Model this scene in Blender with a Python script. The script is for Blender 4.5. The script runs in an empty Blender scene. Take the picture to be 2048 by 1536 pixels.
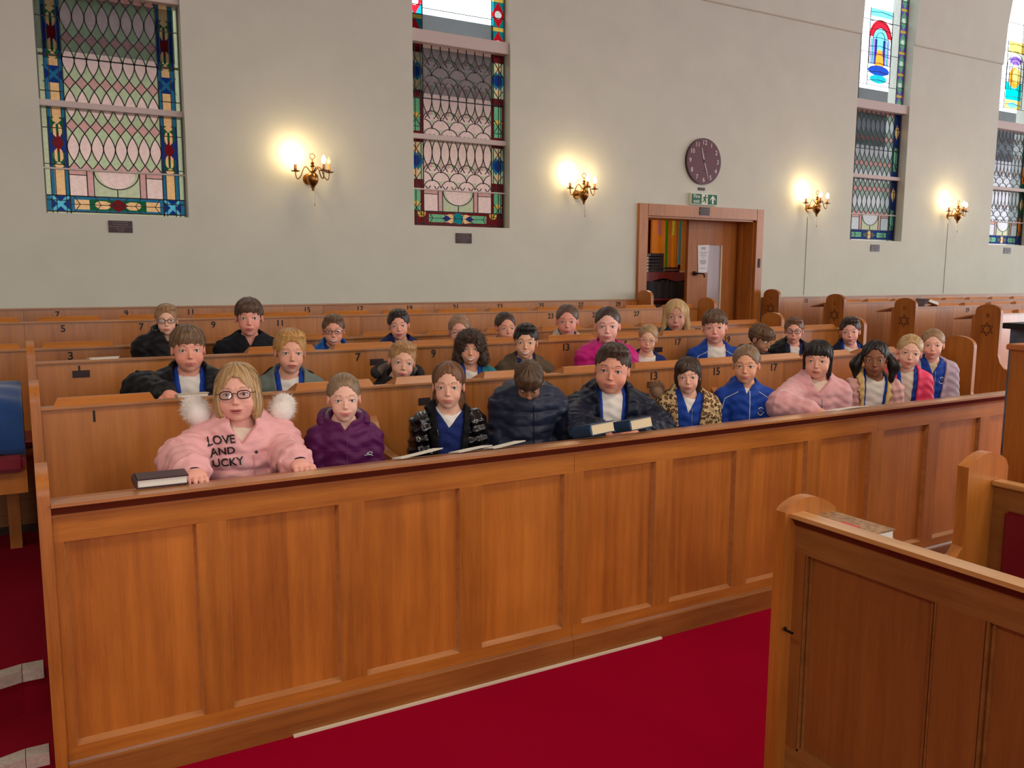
import bpy, bmesh, math, random
import numpy as np
from mathutils import Vector, Matrix, noise as mnoise
random.seed(7); RNG = np.random.default_rng(5)
SC = bpy.context.scene
COL = SC.collection
PI = math.pi

# ------------------------------------------------------------------ camera
CAM_H = 1.6
F_PX, YAW, PIT, ROL = 1697.0, math.radians(29.9), math.radians(-7.54), math.radians(.265)
FW = np.array([math.sin(YAW)*math.cos(PIT), math.cos(YAW)*math.cos(PIT), math.sin(PIT)])
_r = np.array([math.cos(YAW), -math.sin(YAW), 0.]); _u = np.cross(_r, FW)
RT = _r*math.cos(ROL)+_u*math.sin(ROL); UP = -_r*math.sin(ROL)+_u*math.cos(ROL)
cam_data = bpy.data.cameras.new('camera'); cam = bpy.data.objects.new('camera', cam_data); COL.objects.link(cam)
m = Matrix(((RT[0], UP[0], -FW[0], 0), (RT[1], UP[1], -FW[1], 0), (RT[2], UP[2], -FW[2], CAM_H), (0, 0, 0, 1)))
cam.matrix_world = m
cam_data.sensor_width = 36; cam_data.lens = 36*F_PX/2048; cam_data.clip_start = .05; cam_data.clip_end = 200
SC.camera = cam

def onY(x, y, Y):
    """where the sight line through a pixel of the 2048x1536 photograph meets the plane at depth Y"""
    d = FW+RT*(x-1024)/F_PX-UP*(y-768)/F_PX
    p = np.array([0, 0, CAM_H])+d*(Y/d[1]); return p

# ------------------------------------------------------------------ view, sky, lights
SC.view_settings.view_transform = 'Standard'; SC.view_settings.look = 'None'
SC.view_settings.gamma = 1; SC.view_settings.use_curve_mapping = False
SC.view_settings.exposure = 0.22
world = bpy.data.worlds.new('overcast_sky'); SC.world = world; world.use_nodes = True
wn = world.node_tree.nodes; wn['Background'].inputs[0].default_value = (.90, .96, 1.0, 1); wn['Background'].inputs[1].default_value = 3.4

def area(name, loc, rot, sx, sy, power, col, spread=PI):
    l = bpy.data.lights.new(name, 'AREA'); l.shape = 'RECTANGLE'; l.size = sx; l.size_y = sy
    l.energy = power; l.color = col; l.spread = spread
    o = bpy.data.objects.new(name, l); COL.objects.link(o); o.location = loc; o.rotation_euler = rot; return o
# area lamps added for daylight of assumed, unseen windows behind the photographer
for wx in (-3.2, 1.2, 5.6, 10.0, 14.4):
    area('window_daylight', (wx, -7.75, 3.1), (math.radians(84), 0, 0), 1.6, 3.4, 88, (.88, .95, 1.0))
# cool area lamps added at the unseen end wall for sheen on the pews
for wy in (-5.0, -1.0, 3.5):
    area('end_window_daylight', (18.9, wy, 2.5), (math.radians(88), 0, math.radians(90)), 2.4, 4.2, 250, (.80, .91, 1.0))
# warm area lamps added overhead, out of view, without any modelled fixtures
for lx in (-1.5, 3.5, 8.5, 13.5):
    for ly in (-4.0, 1.0):
        area('pendant_light', (lx, ly, 4.3), (0, 0, 0), .9, .9, 50, (1.0, .86, .68))

# ------------------------------------------------------------------ materials
MATS = {}
def srgb(c):
    if isinstance(c, str): c = tuple(int(c[i:i+2], 16) for i in (0, 2, 4))
    return tuple(((v/255)/12.92 if v/255 <= .04045 else ((v/255+.055)/1.055)**2.4) for v in c)
def newmat(name):
    m = bpy.data.materials.new(name); m.use_nodes = True; nt = m.node_tree
    return m, nt, nt.nodes['Principled BSDF']
def ramp(nt, stops):
    r = nt.nodes.new('ShaderNodeValToRGB'); e = r.color_ramp.elements
    while len(e) < len(stops): e.new(.5)
    for i, (p, c) in enumerate(stops): e[i].position = p; e[i].color = (*c, 1)
    return r
def texco(nt, scale=(1, 1, 1), kind='Object'):
    t = nt.nodes.new('ShaderNodeTexCoord'); mp = nt.nodes.new('ShaderNodeMapping'); mp.inputs['Scale'].default_value = scale
    nt.links.new(t.outputs[kind], mp.inputs[0]); return mp
def noise_tex(nt, vec, scale, detail=3, rough=.55):
    n = nt.nodes.new('ShaderNodeTexNoise'); n.inputs['Scale'].default_value = scale; n.inputs['Detail'].default_value = detail
    n.inputs['Roughness'].default_value = rough
    if vec: nt.links.new(vec.outputs[0], n.inputs['Vector'])
    return n
def bump(nt, b, h, strength, dist=.01):
    bp = nt.nodes.new('ShaderNodeBump'); bp.inputs['Strength'].default_value = strength; bp.inputs['Distance'].default_value = dist
    nt.links.new(h, bp.inputs['Height']); nt.links.new(bp.outputs[0], b.inputs['Normal'])
def plain(name, col, rough=.6, metal=0., var=0., scale=40, bmp=0., spec=.5, coat=0., emis=None, es=0., sheen=0.):
    if name in MATS: return MATS[name]
    m, nt, b = newmat(name); c = srgb(col)
    b.inputs['Base Color'].default_value = (*c, 1); b.inputs['Roughness'].default_value = rough; b.inputs['Metallic'].default_value = metal
    b.inputs['Specular IOR Level'].default_value = spec; b.inputs['Coat Weight'].default_value = coat
    if sheen: b.inputs['Sheen Weight'].default_value = sheen
    if emis: b.inputs['Emission Color'].default_value = (*srgb(emis), 1); b.inputs['Emission Strength'].default_value = es
    n = noise_tex(nt, texco(nt), scale)
    if var:
        r = ramp(nt, [(.3, tuple(v*(1-var) for v in c)), (.7, tuple(min(1, v*(1+var)) for v in c))])
        nt.links.new(n.outputs[0], r.inputs[0]); nt.links.new(r.outputs[0], b.inputs['Base Color'])
    if bmp: bump(nt, b, n.outputs[0], bmp)
    MATS[name] = m; return m
def wood(name, dark, light, axis='z', rough=.38, veneer=0., coat=.15):
    """varnished oak: fine streaks along the grain axis, broad flame figure, steps between veneer leaves"""
    if name in MATS: return MATS[name]
    m, nt, b = newmat(name); d, l = srgb(dark), srgb(light)
    s = {'z': (1, 1, .06), 'x': (.06, 1, 1), 'y': (1, .06, 1)}[axis]
    n1 = noise_tex(nt, texco(nt, s), 34, 4, .6)
    n2 = noise_tex(nt, texco(nt, tuple(.45 if v == 1 else .3 for v in s)), 5.0, 3)
    n3 = noise_tex(nt, texco(nt, tuple(v*1. for v in s)), 240, 2)
    mx = nt.nodes.new('ShaderNodeMath'); mx.operation = 'MULTIPLY_ADD'; mx.inputs[1].default_value = .42
    nt.links.new(n1.outputs[0], mx.inputs[0])
    m2 = nt.nodes.new('ShaderNodeMath'); m2.operation = 'MULTIPLY'; m2.inputs[1].default_value = .45
    nt.links.new(n2.outputs[0], m2.inputs[0]); nt.links.new(m2.outputs[0], mx.inputs[2])
    m3 = nt.nodes.new('ShaderNodeMath'); m3.operation = 'MULTIPLY_ADD'; m3.inputs[1].default_value = .14
    nt.links.new(n3.outputs[0], m3.inputs[0]); nt.links.new(mx.outputs[0], m3.inputs[2])
    out = m3
    if veneer:
        tc = nt.nodes.new('ShaderNodeTexCoord'); sp = nt.nodes.new('ShaderNodeSeparateXYZ'); nt.links.new(tc.outputs['Object'], sp.inputs[0])
        q = nt.nodes.new('ShaderNodeMath'); q.operation = 'MULTIPLY'; q.inputs[1].default_value = 1/veneer; nt.links.new(sp.outputs[0], q.inputs[0])
        fl = nt.nodes.new('ShaderNodeMath'); fl.operation = 'FLOOR'; nt.links.new(q.outputs[0], fl.inputs[0])
        wnz = nt.nodes.new('ShaderNodeTexWhiteNoise'); wnz.noise_dimensions = '1D'; nt.links.new(fl.outputs[0], wnz.inputs['W'])
        av = nt.nodes.new('ShaderNodeMath'); av.operation = 'MULTIPLY_ADD'; av.inputs[1].default_value = .16
        nt.links.new(wnz.outputs['Value'], av.inputs[0]); nt.links.new(m3.outputs[0], av.inputs[2]); out = av
    r = ramp(nt, [(.30, d), (.74, l)]); nt.links.new(out.outputs[0], r.inputs[0]); nt.links.new(r.outputs[0], b.inputs['Base Color'])
    b.inputs['Roughness'].default_value = rough; b.inputs['Coat Weight'].default_value = coat; b.inputs['Coat Roughness'].default_value = .22
    bump(nt, b, n3.outputs[0], .06, .004)
    MATS[name] = m; return m
def attr_mat(name, rough=.6, transp=0., bmp=0., bscale=60, sheen=0., sss=0., aniso=None, spec=.5):
    """colour carried by the mesh itself (glass pieces, skin and lips, hair strands)"""
    if name in MATS: return MATS[name]
    m, nt, b = newmat(name); a = nt.nodes.new('ShaderNodeAttribute'); a.attribute_name = 'Col'
    nt.links.new(a.outputs['Color'], b.inputs['Base Color']); b.inputs['Roughness'].default_value = rough
    b.inputs['Specular IOR Level'].default_value = spec
    if sheen: b.inputs['Sheen Weight'].default_value = sheen
    if sss: b.inputs['Subsurface Weight'].default_value = sss; b.inputs['Subsurface Radius'].default_value = (.012, .004, .002); b.inputs['Subsurface Scale'].default_value = 1.0
    if bmp: bump(nt, b, noise_tex(nt, texco(nt, aniso or (1, 1, 1)), bscale).outputs[0], bmp)
    if transp:
        t = nt.nodes.new('ShaderNodeBsdfTransparent'); tl = nt.nodes.new('ShaderNodeBsdfTranslucent'); mx = nt.nodes.new('ShaderNodeMixShader'); mx2 = nt.nodes.new('ShaderNodeMixShader')
        nt.links.new(a.outputs['Color'], t.inputs[0]); nt.links.new(a.outputs['Color'], tl.inputs[0])
        mx.inputs[0].default_value = .10; nt.links.new(t.outputs[0], mx.inputs[1]); nt.links.new(tl.outputs[0], mx.inputs[2])
        mx2.inputs[0].default_value = 1-transp; nt.links.new(mx.outputs[0], mx2.inputs[1]); nt.links.new(b.outputs[0], mx2.inputs[2])
        nt.links.new(mx2.outputs[0], nt.nodes['Material Output'].inputs[0])
    MATS[name] = m; return m

def wood_panel(): return wood('oak_panel', (136, 70, 18), (206, 125, 46), 'z', .40, .19)
def wood_rail(): return wood('oak_rail', (146, 78, 20), (214, 136, 52), 'x', .38)
def wood_post(): return wood('oak_post', (138, 74, 20), (206, 128, 50), 'z', .38, coat=.12)
def wood_back(): return wood('oak_seat_back', (140, 78, 30), (204, 130, 62), 'z', .36, .30, coat=1.0)
def wood_lip(): return wood('oak_lip', (150, 92, 46), (206, 142, 86), 'x', .35, coat=.4)
def wood_lid(): return wood('oak_lid', (150, 82, 22), (220, 136, 48), 'x', .38)
def wood_cove(): return wood('mahogany_cove', (66, 26, 12), (108, 50, 26), 'x', .4)  # ledge cove: recess shade put into the dark tone; lectern panel reuses it
def wood_base(): return wood('oak_base', (112, 62, 22), (178, 110, 46), 'x', .42)
def wood_door(): return wood('oak_door', (122, 64, 16), (194, 114, 38), 'z', .5, .25, coat=0)

# ------------------------------------------------------------------ mesh building
class MB:
    def __init__(s): s.v = []; s.f = []; s.c = []
    def add(s, vs, fs, col=None):
        o = len(s.v); s.v += [tuple(map(float, p)) for p in vs]; s.f += [tuple(i+o for i in f) for f in fs]
        if col is not None: s.c += [col]*len(vs)
        return s
    def box(s, x0, x1, y0, y1, z0, z1, bev=0.):
        if bev > 0:
            bm = bmesh.new(); bmesh.ops.create_cube(bm, size=1)
            for v in bm.verts: v.co = Vector(((x0+x1)/2+v.co.x*(x1-x0), (y0+y1)/2+v.co.y*(y1-y0), (z0+z1)/2+v.co.z*(z1-z0)))
            bmesh.ops.bevel(bm, geom=bm.edges[:], offset=bev, segments=2, affect='EDGES')
            s.bm(bm); return s
        return s.add([(x0, y0, z0), (x1, y0, z0), (x1, y1, z0), (x0, y1, z0), (x0, y0, z1), (x1, y0, z1), (x1, y1, z1), (x0, y1, z1)],
                     [(0, 3, 2, 1), (4, 5, 6, 7), (0, 1, 5, 4), (1, 2, 6, 5), (2, 3, 7, 6), (3, 0, 4, 7)])
    def bm(s, bm):
        bm.verts.ensure_lookup_table(); bm.verts.index_update(); s.add([v.co[:] for v in bm.verts], [[v.index for v in f.verts] for f in bm.faces]); bm.free(); return s
    def prism(s, prof, a, b, axis='x'):
        """closed profile swept from a to b; profile points are the two other coordinates in order"""
        n = len(prof)
        def P(t, p): return {'x': (t, p[0], p[1]), 'y': (p[0], t, p[1]), 'z': (p[0], p[1], t)}[axis]
        vs = [P(a, p) for p in prof]+[P(b, p) for p in prof]
        return s.add(vs, [tuple(range(n)), tuple(range(2*n-1, n-1, -1))]+[(i, i+n, (i+1) % n+n, (i+1) % n) for i in range(n)])
    def tube(s, pts, r, n=8, cap=True):
        pts = [Vector(p) for p in pts]; rs = r if hasattr(r, '__len__') else [r]*len(pts)
        vs = []; fs = []; t0 = (pts[1]-pts[0]).normalized(); up = Vector((0, 0, 1)) if abs(t0.z) < .9 else Vector((1, 0, 0)); u = t0.cross(up).normalized()
        for i, p in enumerate(pts):
            t = (pts[min(i+1, len(pts)-1)]-pts[max(i-1, 0)])
            if t.length < 1e-9: t = t0
            t.normalize(); u = (u-t*u.dot(t)).normalized(); w = t.cross(u)
            for k in range(n): a = 2*PI*k/n; vs.append(p+(u*math.cos(a)+w*math.sin(a))*rs[i])
        for i in range(len(pts)-1):
            for k in range(n): fs.append((i*n+k, i*n+(k+1) % n, (i+1)*n+(k+1) % n, (i+1)*n+k))
        if cap: fs += [tuple(range(n-1, -1, -1)), tuple((len(pts)-1)*n+k for k in range(n))]
        return s.add(vs, fs)
    def lathe(s, prof, c, n=20):
        vs = []; fs = []
        for (r, z) in prof:
            for k in range(n): a = 2*PI*k/n; vs.append((c[0]+r*math.cos(a), c[1]+r*math.sin(a), c[2]+z))
        for i in range(len(prof)-1):
            for k in range(n): fs.append((i*n+k, i*n+(k+1) % n, (i+1)*n+(k+1) % n, (i+1)*n+k))
        fs += [tuple(range(n-1, -1, -1)), tuple((len(prof)-1)*n+k for k in range(n))]
        return s.add(vs, fs)
    def disc(s, c, r, y0, y1, n=48):
        return s.prism([(c[0]+r*math.cos(2*PI*k/n), c[1]+r*math.sin(2*PI*k/n)) for k in range(n)][::-1], y0, y1, 'y')
    def build(s, name, mat, parent=None, smooth=False, keep=False):
        me = bpy.data.meshes.new(name); v = np.array(s.v, float)
        if parent is not None and not keep:
            M = np.array(world_of(parent).inverted()); v = v@M[:3, :3].T+M[:3, 3]
        me.from_pydata(v.tolist(), [], s.f); me.validate()
        if not name.startswith('wall') and not s.c:
            bm = bmesh.new(); bm.from_mesh(me); bmesh.ops.recalc_face_normals(bm, faces=bm.faces); bm.to_mesh(me); bm.free()
        if s.c:
            a = me.color_attributes.new('Col', 'FLOAT_COLOR', 'POINT'); a.data.foreach_set('color', np.array([(*c, 1) for c in s.c], 'f').ravel())
        if smooth is True: me.polygons.foreach_set('use_smooth', [True]*len(me.polygons))
        elif smooth: me.polygons.foreach_set('use_smooth', [True]*len(me.polygons)); me.set_sharp_from_angle(angle=math.radians(smooth))
        o = bpy.data.objects.new(name, me); COL.objects.link(o)
        if mat: me.materials.append(mat)
        if parent is not None: o.parent = parent
        return o
def world_of(o):
    M = Matrix.LocRotScale(o.location, o.rotation_euler, o.scale)
    return world_of(o.parent)@M if o.parent else M
def thing(name, label, cat, loc=(0, 0, 0), rz=0, group=None):
    o = bpy.data.objects.new(name, None); COL.objects.link(o); o.location = loc; o.rotation_euler = (0, 0, rz)
    o.empty_display_size = .1; return tag(o, label, cat, group)
def tag(o, label, cat, group=None):
    o['label'] = label; o['category'] = cat
    if group: o['group'] = group
    return o
def struct(o): o['kind'] = 'structure'; return o
def text_mesh(txt, size, M, depth=.001, bold=0.):
    """extruded lettering as plain mesh data: M places the text plane (x right, y up, z out)"""
    c = bpy.data.curves.new('t', 'FONT'); c.body = txt; c.size = size; c.align_x = 'CENTER'; c.align_y = 'CENTER'; c.extrude = depth; c.offset = bold; c.resolution_u = 3
    o = bpy.data.objects.new('t', c); COL.objects.link(o); dg = bpy.context.evaluated_depsgraph_get(); me = bpy.data.meshes.new_from_object(o.evaluated_get(dg))
    vs = [M@v.co for v in me.vertices]; fs = [tuple(p.vertices) for p in me.polygons]
    bpy.data.objects.remove(o); bpy.data.curves.remove(c); bpy.data.meshes.remove(me); return vs, fs
def faceM(x, y, z, n='-y'):
    """text frame facing the given way at a place"""
    if n == '-y': return Matrix(((1, 0, 0, x), (0, 0, -1, y), (0, 1, 0, z), (0, 0, 0, 1)))
    if n == '-x': return Matrix(((0, 0, -1, x), (-1, 0, 0, y), (0, 1, 0, z), (0, 0, 0, 1)))
# ------------------------------------------------------------------ the room
YW = 7.12; SEAM = 4.44
def vaultY(z): return YW if z <= SEAM else YW-.018-6+math.sqrt(36-(z-SEAM)**2)
WINS = [(.19, 1.17), (3.08, 4.06), (8.885, 9.877), (11.79, 12.77), (17.6, 18.58)]
DOOR = (5.69, 7.275, 2.2)
WB, WT = 2.01, 6.3
paint = plain('wall_paint', (208, 208, 193), .85, var=.03, scale=3)
def build_walls():
    zs = [0, 1.4, SEAM, SEAM+.0001]+[SEAM+.5*k for k in range(1, 9)]
    mb = MB(); xs = [-7.0]; spans = []
    cuts = sorted([(a, b, 'w') for a, b in WINS]+[(DOOR[0], DOOR[1], 'd')]); x = -7.0
    for a, b, k in cuts: spans.append((x, a, 's')); spans.append((a, b, k)); x = b
    spans.append((x, 19.2, 's'))
    def strip(x0, x1, z0, z1):
        zz = [z0]+[z for z in zs if z0 < z < z1]+[z1]
        for p, q in zip(zz, zz[1:]): mb.add([(x0, vaultY(p), p), (x1, vaultY(p), p), (x1, vaultY(q), q), (x0, vaultY(q), q)], [(0, 1, 2, 3)])
    def side(xx, z0, z1, flip):
        zz = [z0]+[z for z in zs if z0 < z < z1]+[z1]
        for p, q in zip(zz, zz[1:]): mb.add([(xx, vaultY(p), p), (xx, YW+.33, p), (xx, YW+.33, q), (xx, vaultY(q), q)], [(0, 1, 2, 3)] if flip else [(3, 2, 1, 0)])
    top = zs[-1]
    for a, b, k in spans:
        if k == 's': strip(a, b, 0, top)
        elif k == 'w':
            strip(a, b, 0, WB); strip(a, b, WT, top); side(a, WB, WT, False); side(b, WB, WT, True)
            mb.add([(a, YW, WB), (b, YW, WB), (b, YW+.33, WB), (a, YW+.33, WB)], [(0, 1, 2, 3)]); mb.add([(a, vaultY(WT), WT), (b, vaultY(WT), WT), (b, YW+.33, WT), (a, YW+.33, WT)], [(3, 2, 1, 0)])
        else: strip(a, b, DOOR[2], top); side(a, 0, DOOR[2], False); side(b, 0, DOOR[2], True); mb.add([(a, YW, DOOR[2]), (b, YW, DOOR[2]), (b, YW+.33, DOOR[2]), (a, YW+.33, DOOR[2])], [(3, 2, 1, 0)])
    # outer skin of the same wall
    for a, b, k in spans:
        for z0, z1 in ([(0, 9)] if k == 's' else [(0, WB), (WT, 9)] if k == 'w' else [(DOOR[2], 9)]):
            mb.add([(a, YW+.33, z0), (b, YW+.33, z0), (b, YW+.33, z1), (a, YW+.33, z1)], [(3, 2, 1, 0)])
    struct(mb.build('wall_back', paint))
    struct(MB().box(-7.2, 19.4, -8.2, -8.0, 0, 9).build('wall_front', paint))
    struct(MB().box(-7.2, -7.0, -8, YW+.33, 0, 9).build('wall_left', paint))
    struct(MB().box(19.2, 19.4, -8, YW+.33, 0, 9).build('wall_right', paint))
    yt = vaultY(top)
    struct(MB().box(-7.2, 19.4, -8.2, yt, top, top+.2).build('ceiling', plain('ceiling_paint', (196, 188, 170), .9)))
    # the thin plaster ledge where the vault springs
    m2 = MB()
    for a, b, k in spans:
        if k != 'w': m2.box(a, b, YW-.019, YW-.0, SEAM-.010, SEAM+.004)
    struct(m2.build('trim_1', plain('ledge_plaster', (196, 190, 174), .8)))
build_walls()
# floors: the crimson carpet in front, raised floors under the pews, the stepped aisle on the left
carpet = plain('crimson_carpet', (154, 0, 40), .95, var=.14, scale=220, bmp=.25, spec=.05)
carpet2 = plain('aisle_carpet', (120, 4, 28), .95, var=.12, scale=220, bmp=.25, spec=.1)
struct(MB().box(-7, 19.2, -8, 2.78, -.1, 0).build('floor', carpet))
struct(MB().box(-7.2, 19.4, -8.2, 7.45, -.2, -.1).box(0, 5.66, 2.78, 2.82, -.1, 0).build('floor_slab', plain('dark_screed', (40, 34, 32), .9)))
lino = plain('grey_linoleum', (62, 60, 60), .5, var=.2, scale=6)
struct(MB().box(0, 5.66, 2.82, 3.66, -.1, .12).box(0, 5.66, 3.66, 4.54, -.1, .20).box(-7, 5.66, 4.76, 5.36, -.1, .28).box(0, 5.66, 4.54, 4.76, -.1, .28).box(-7, 19.2, 5.36, 7.45, -.1, .34)
       .box(7.34, 19.2, 3.6, 4.54, -.1, .22).box(7.34, 19.2, 4.54, 5.36, -.1, .28).build('floor_pews', lino))
struct(MB().box(5.66, 7.34, 2.78, 5.36, -.1, .1).box(7.34, 19.2, 2.78, 3.6, -.1, .1).build('floor_cross_aisle', carpet))
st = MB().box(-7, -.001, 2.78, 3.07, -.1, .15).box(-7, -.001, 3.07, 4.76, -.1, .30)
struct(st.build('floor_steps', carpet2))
nosing = plain('ribbed_aluminium', (186, 176, 164), .45, metal=.4, var=.15, scale=90, bmp=.1)
for i, (y, z) in enumerate(((2.78, .15), (3.07, .30))):
    nb = MB(); bx = -.075
    nb.prism([(y-.012, z-.034), (y+.004, z-.034), (y+.004, z), (y+.045, z), (y+.045, z+.006), (y-.012, z+.006)], -.014, bx, 'x')
    # beyond the joint the nosing turns towards the front, as the step does
    for a, b, dy0, dy1 in ((bx-.002, -1.4, 0, -.42),):
        pr = [(y-.012, z-.034), (y+.004, z-.034), (y+.004, z), (y+.045, z), (y+.045, z+.006), (y-.012, z+.006)]
        vs = [(a, p[0]+dy0, p[1]) for p in pr]+[(b, p[0]+dy1, p[1]) for p in pr]; n = 6
        nb.add(vs, [tuple(range(n)), tuple(range(2*n-1, n-1, -1))]+[(i_, i_+n, (i_+1) % n+n, (i_+1) % n) for i_ in range(n)])
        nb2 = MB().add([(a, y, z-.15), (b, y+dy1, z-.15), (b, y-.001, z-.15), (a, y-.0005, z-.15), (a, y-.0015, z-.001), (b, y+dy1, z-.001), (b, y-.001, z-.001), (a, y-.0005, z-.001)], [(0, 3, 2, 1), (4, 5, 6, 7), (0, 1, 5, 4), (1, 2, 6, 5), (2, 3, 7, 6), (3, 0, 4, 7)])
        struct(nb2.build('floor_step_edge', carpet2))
    tag(nb.build('step_nosing', nosing), ['metal nosing on the lower red carpeted step at bottom left', 'metal nosing on the upper red carpeted step at left'][i], 'step nosing', 'step nosings of the left aisle')
tag(MB().box(.72, 2.35, 2.750, 2.7625, 0, .008).build('cable', plain('cream_cable', (226, 214, 190), .5)), 'thin cream cable along the foot of the panelled front pew', 'cable')

# ------------------------------------------------------------------ outside: the neighbouring house seen through the lower panes
oh = thing('neighbour_house', 'pale rendered house with dark eaves behind the leaded windows', 'house', (6, 12, 0))
MB().box(-8, 26, 11.2, 12.5, -.5, 4.3).build('house_wall', plain('render_wall', (246, 228, 222), .9), oh)
MB().box(-8, 26, 10.5, 12.5, 4.05, 4.88).build('eaves', plain('dark_eaves', (12, 13, 14), .8), oh)
MB().prism([(10.5, 4.88), (12.5, 4.88), (12.5, 5.1)], -8, 26, 'x').build('roof', plain('slate_roof', (52, 54, 60), .7), oh)
struct(MB().box(-20, 34, 7.45, 40, -.6, -.1).build('ground', plain('paving', (120, 122, 116), .9)))

# ------------------------------------------------------------------ leaded stained glass windows
PINK, GREEN, MAUVE = srgb((232, 206, 206)), srgb((184, 200, 168)), srgb((206, 160, 160))
C = {k: srgb(v) for k, v in dict(blue=(40, 110, 150), dblue=(24, 52, 130), cream=(232, 190, 140), maroon=(110, 22, 30), green=(20, 92, 62), mint=(110, 178, 140), pale=(188, 198, 170), red=(200, 24, 40),
     teal=(20, 130, 140), yellow=(226, 190, 90), orange=(222, 120, 40), violet=(120, 90, 190), clear=(236, 242, 246), grey=(90, 100, 98), cyan=(90, 190, 220), aqua=(0, 170, 180)).items()}
def glass_colours(kind, U, V, W):
    """colour of every piece of glass; U across, V height above the sill, W the width"""
    n = len(U); col = np.zeros((n, 3))
    bw = .165 if kind in (0,) else .14
    p = (W-2*bw)/8
    def put(m, c): col[m] = c
    cu = U-bw
    PINK, GREEN = (srgb((232, 206, 206)), srgb((184, 200, 168))) if kind < 2 else (srgb((204, 212, 226)), srgb((150, 172, 168))); col[:] = PINK
    if kind in (0, 2):
        ph = ((V-.49)/.31+.5) % 1-.5; A = p*(.5-(np.abs(ph)*2)**1.7); d = np.abs((cu/p-.5)-np.round(cu/p-.5))*p
        put(d > A, GREEN); put((A < 0) & (d < -A), MAUVE)
    else:
        t = (V-.33) % .46; P2 = p*2
        row = np.floor(t/.075); sh = np.where(row % 2 == 0, 0, .5); du = ((cu/P2+sh) % 1-.5)*P2; dv = t-row*.075
        put(np.abs(du)**2+dv**2 > (P2*.55)**2, GREEN)
        ov = t > .2; ph = (t-.33)/.13; A = p*(np.sqrt(np.clip(1-ph**2, 0, 1)))*.5; d = np.abs((cu/p) % 1-.5)*p
        put(ov & (d < A), PINK); put(ov & (d >= A), GREEN); put(ov & (d >= A) & (np.abs(ph) > .5) & ((cu/P2) % 1 < .5), MAUVE)
    low = V < .32; put(low, PINK); put(low & (np.hypot(U-W/2, V-.33) > .13) & (np.abs(U-W/2) < .155), C['pale'])
    for s in (-1, 1): put(low & (np.abs(U-W/2-s*.185) < .022), MAUVE); put(low & (np.abs(U-W/2-s*.27) < .11) & (V > .29), MAUVE)
    side = (U < bw) | (U > W-bw); s = np.where(U < W/2, U, W-U)/bw; v = V % .78
    if kind == 0:
        put(side, C['pale']); put(side & (s > .28), C['blue']); cc = np.abs(s-.64)
        put(side & (cc < .2), C['cream'])
        med = side & (v > .33) & (v < .70) & (s > .28); put(med, C['dblue']); mv = np.abs(v-.515)
        put(med & (cc*bw < .045-.0*mv) & (mv > .07), C['green']); put(med & (cc/.24+mv/.075 < 1), C['maroon'])
        put(med & ((cc/.2)**2+((mv-.09)/.05)**2 < 1) & (cc > .05), C['cream']); put(med & (cc/.2+np.abs(mv-.165)/.03 < 1), C['cream'])
        x = side & (np.abs(v-.0) < .0); q = np.minimum(np.abs(V-1.0), 9); put(side & (q < .06) & (s > .28), C['dblue']); put(side & (q < .06) & (np.abs(np.abs(cc*bw)-q) < .016), C['blue'])
    elif kind == 1:
        put(side, C['maroon']); cc = np.abs(s-.5); put(side & (cc < .3) & (v > .06) & (v < .34), C['mint']); put(side & (v > .42) & (v < .74), C['pale'])
        mv = np.abs(v-.58); put(side & (mv/.11+cc/.6 < 1), C['blue']); put(side & ((mv/.05)**2+(cc/.3)**2 < 1), C['dblue']); put(side & (np.abs(mv-.11)/.05+cc/.3 < 1), C['cream']); put(side & (np.abs(v-.2)/.03+cc/.35 < 1), C['yellow'])
    else:
        put(side, C['dblue'] if kind == 2 else C['green']); cc = np.abs(s-.5); put(side & (cc < .25) & (v > .1) & (v < .4), C['mint'] if kind == 2 else C['orange']); put(side & (cc/.4+np.abs(v-.6)/.1 < 1), C['cream'])
    bot = V < .135; m = bot; put(m, C['blue'] if kind == 0 else C['maroon'] if kind == 1 else C['dblue']); bx = np.abs(U-W/2); bv = np.abs(V-.075)
    if kind == 0:
        put(m & (bv < .035) & (bx < .30), C['cream']); put(m & (bv < .04) & (bx < .2), C['green']); put(m & ((bv/.032)**2+((bx-.105)/.055)**2 < 1), C['cream']); put(m & (bx/.07+bv/.05 < 1), C['maroon'])
        cr = np.abs(U-np.where(U < W/2, .1, W-.1)); put(m & (cr < .06), C['dblue']); put(m & (np.abs(cr-bv) < .016) & (cr < .06), C['cyan'])
        put(V < .015, C['pale'])
    elif kind == 1:
        put(m & (bv < .036) & (bx < .3), C['mint']); put(m & ((bv/.04)**2+((bx-.07)/.09)**2 < 1), C['cream']); put(m & (np.abs(bx-.12)/.05+bv/.03 < 1), C['dblue']); put(m & (np.maximum(bx, bv) < .05) & (bx+bv < .075), C['teal'])
        cr = np.hypot(U-np.where(U < W/2, .12, W-.12), V-.12); put(m & (cr < .04), C['yellow'])
    else: put(m & (bv < .03) & (bx > .15) & (bx < .33), C['mint']); put(m & (bx/.13+bv/.06 < 1), C['grey']); put(m & ((bx/.03)**2+(bv/.05)**2 < 1), C['cream']); put(V < .025, C['clear'])
    # the tall upper light
    up = V > 1.70; w2 = up & (U > bw) & (U < W-bw); put(w2, C['clear'])
    a, b = U-W/2, V-2.35
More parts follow.
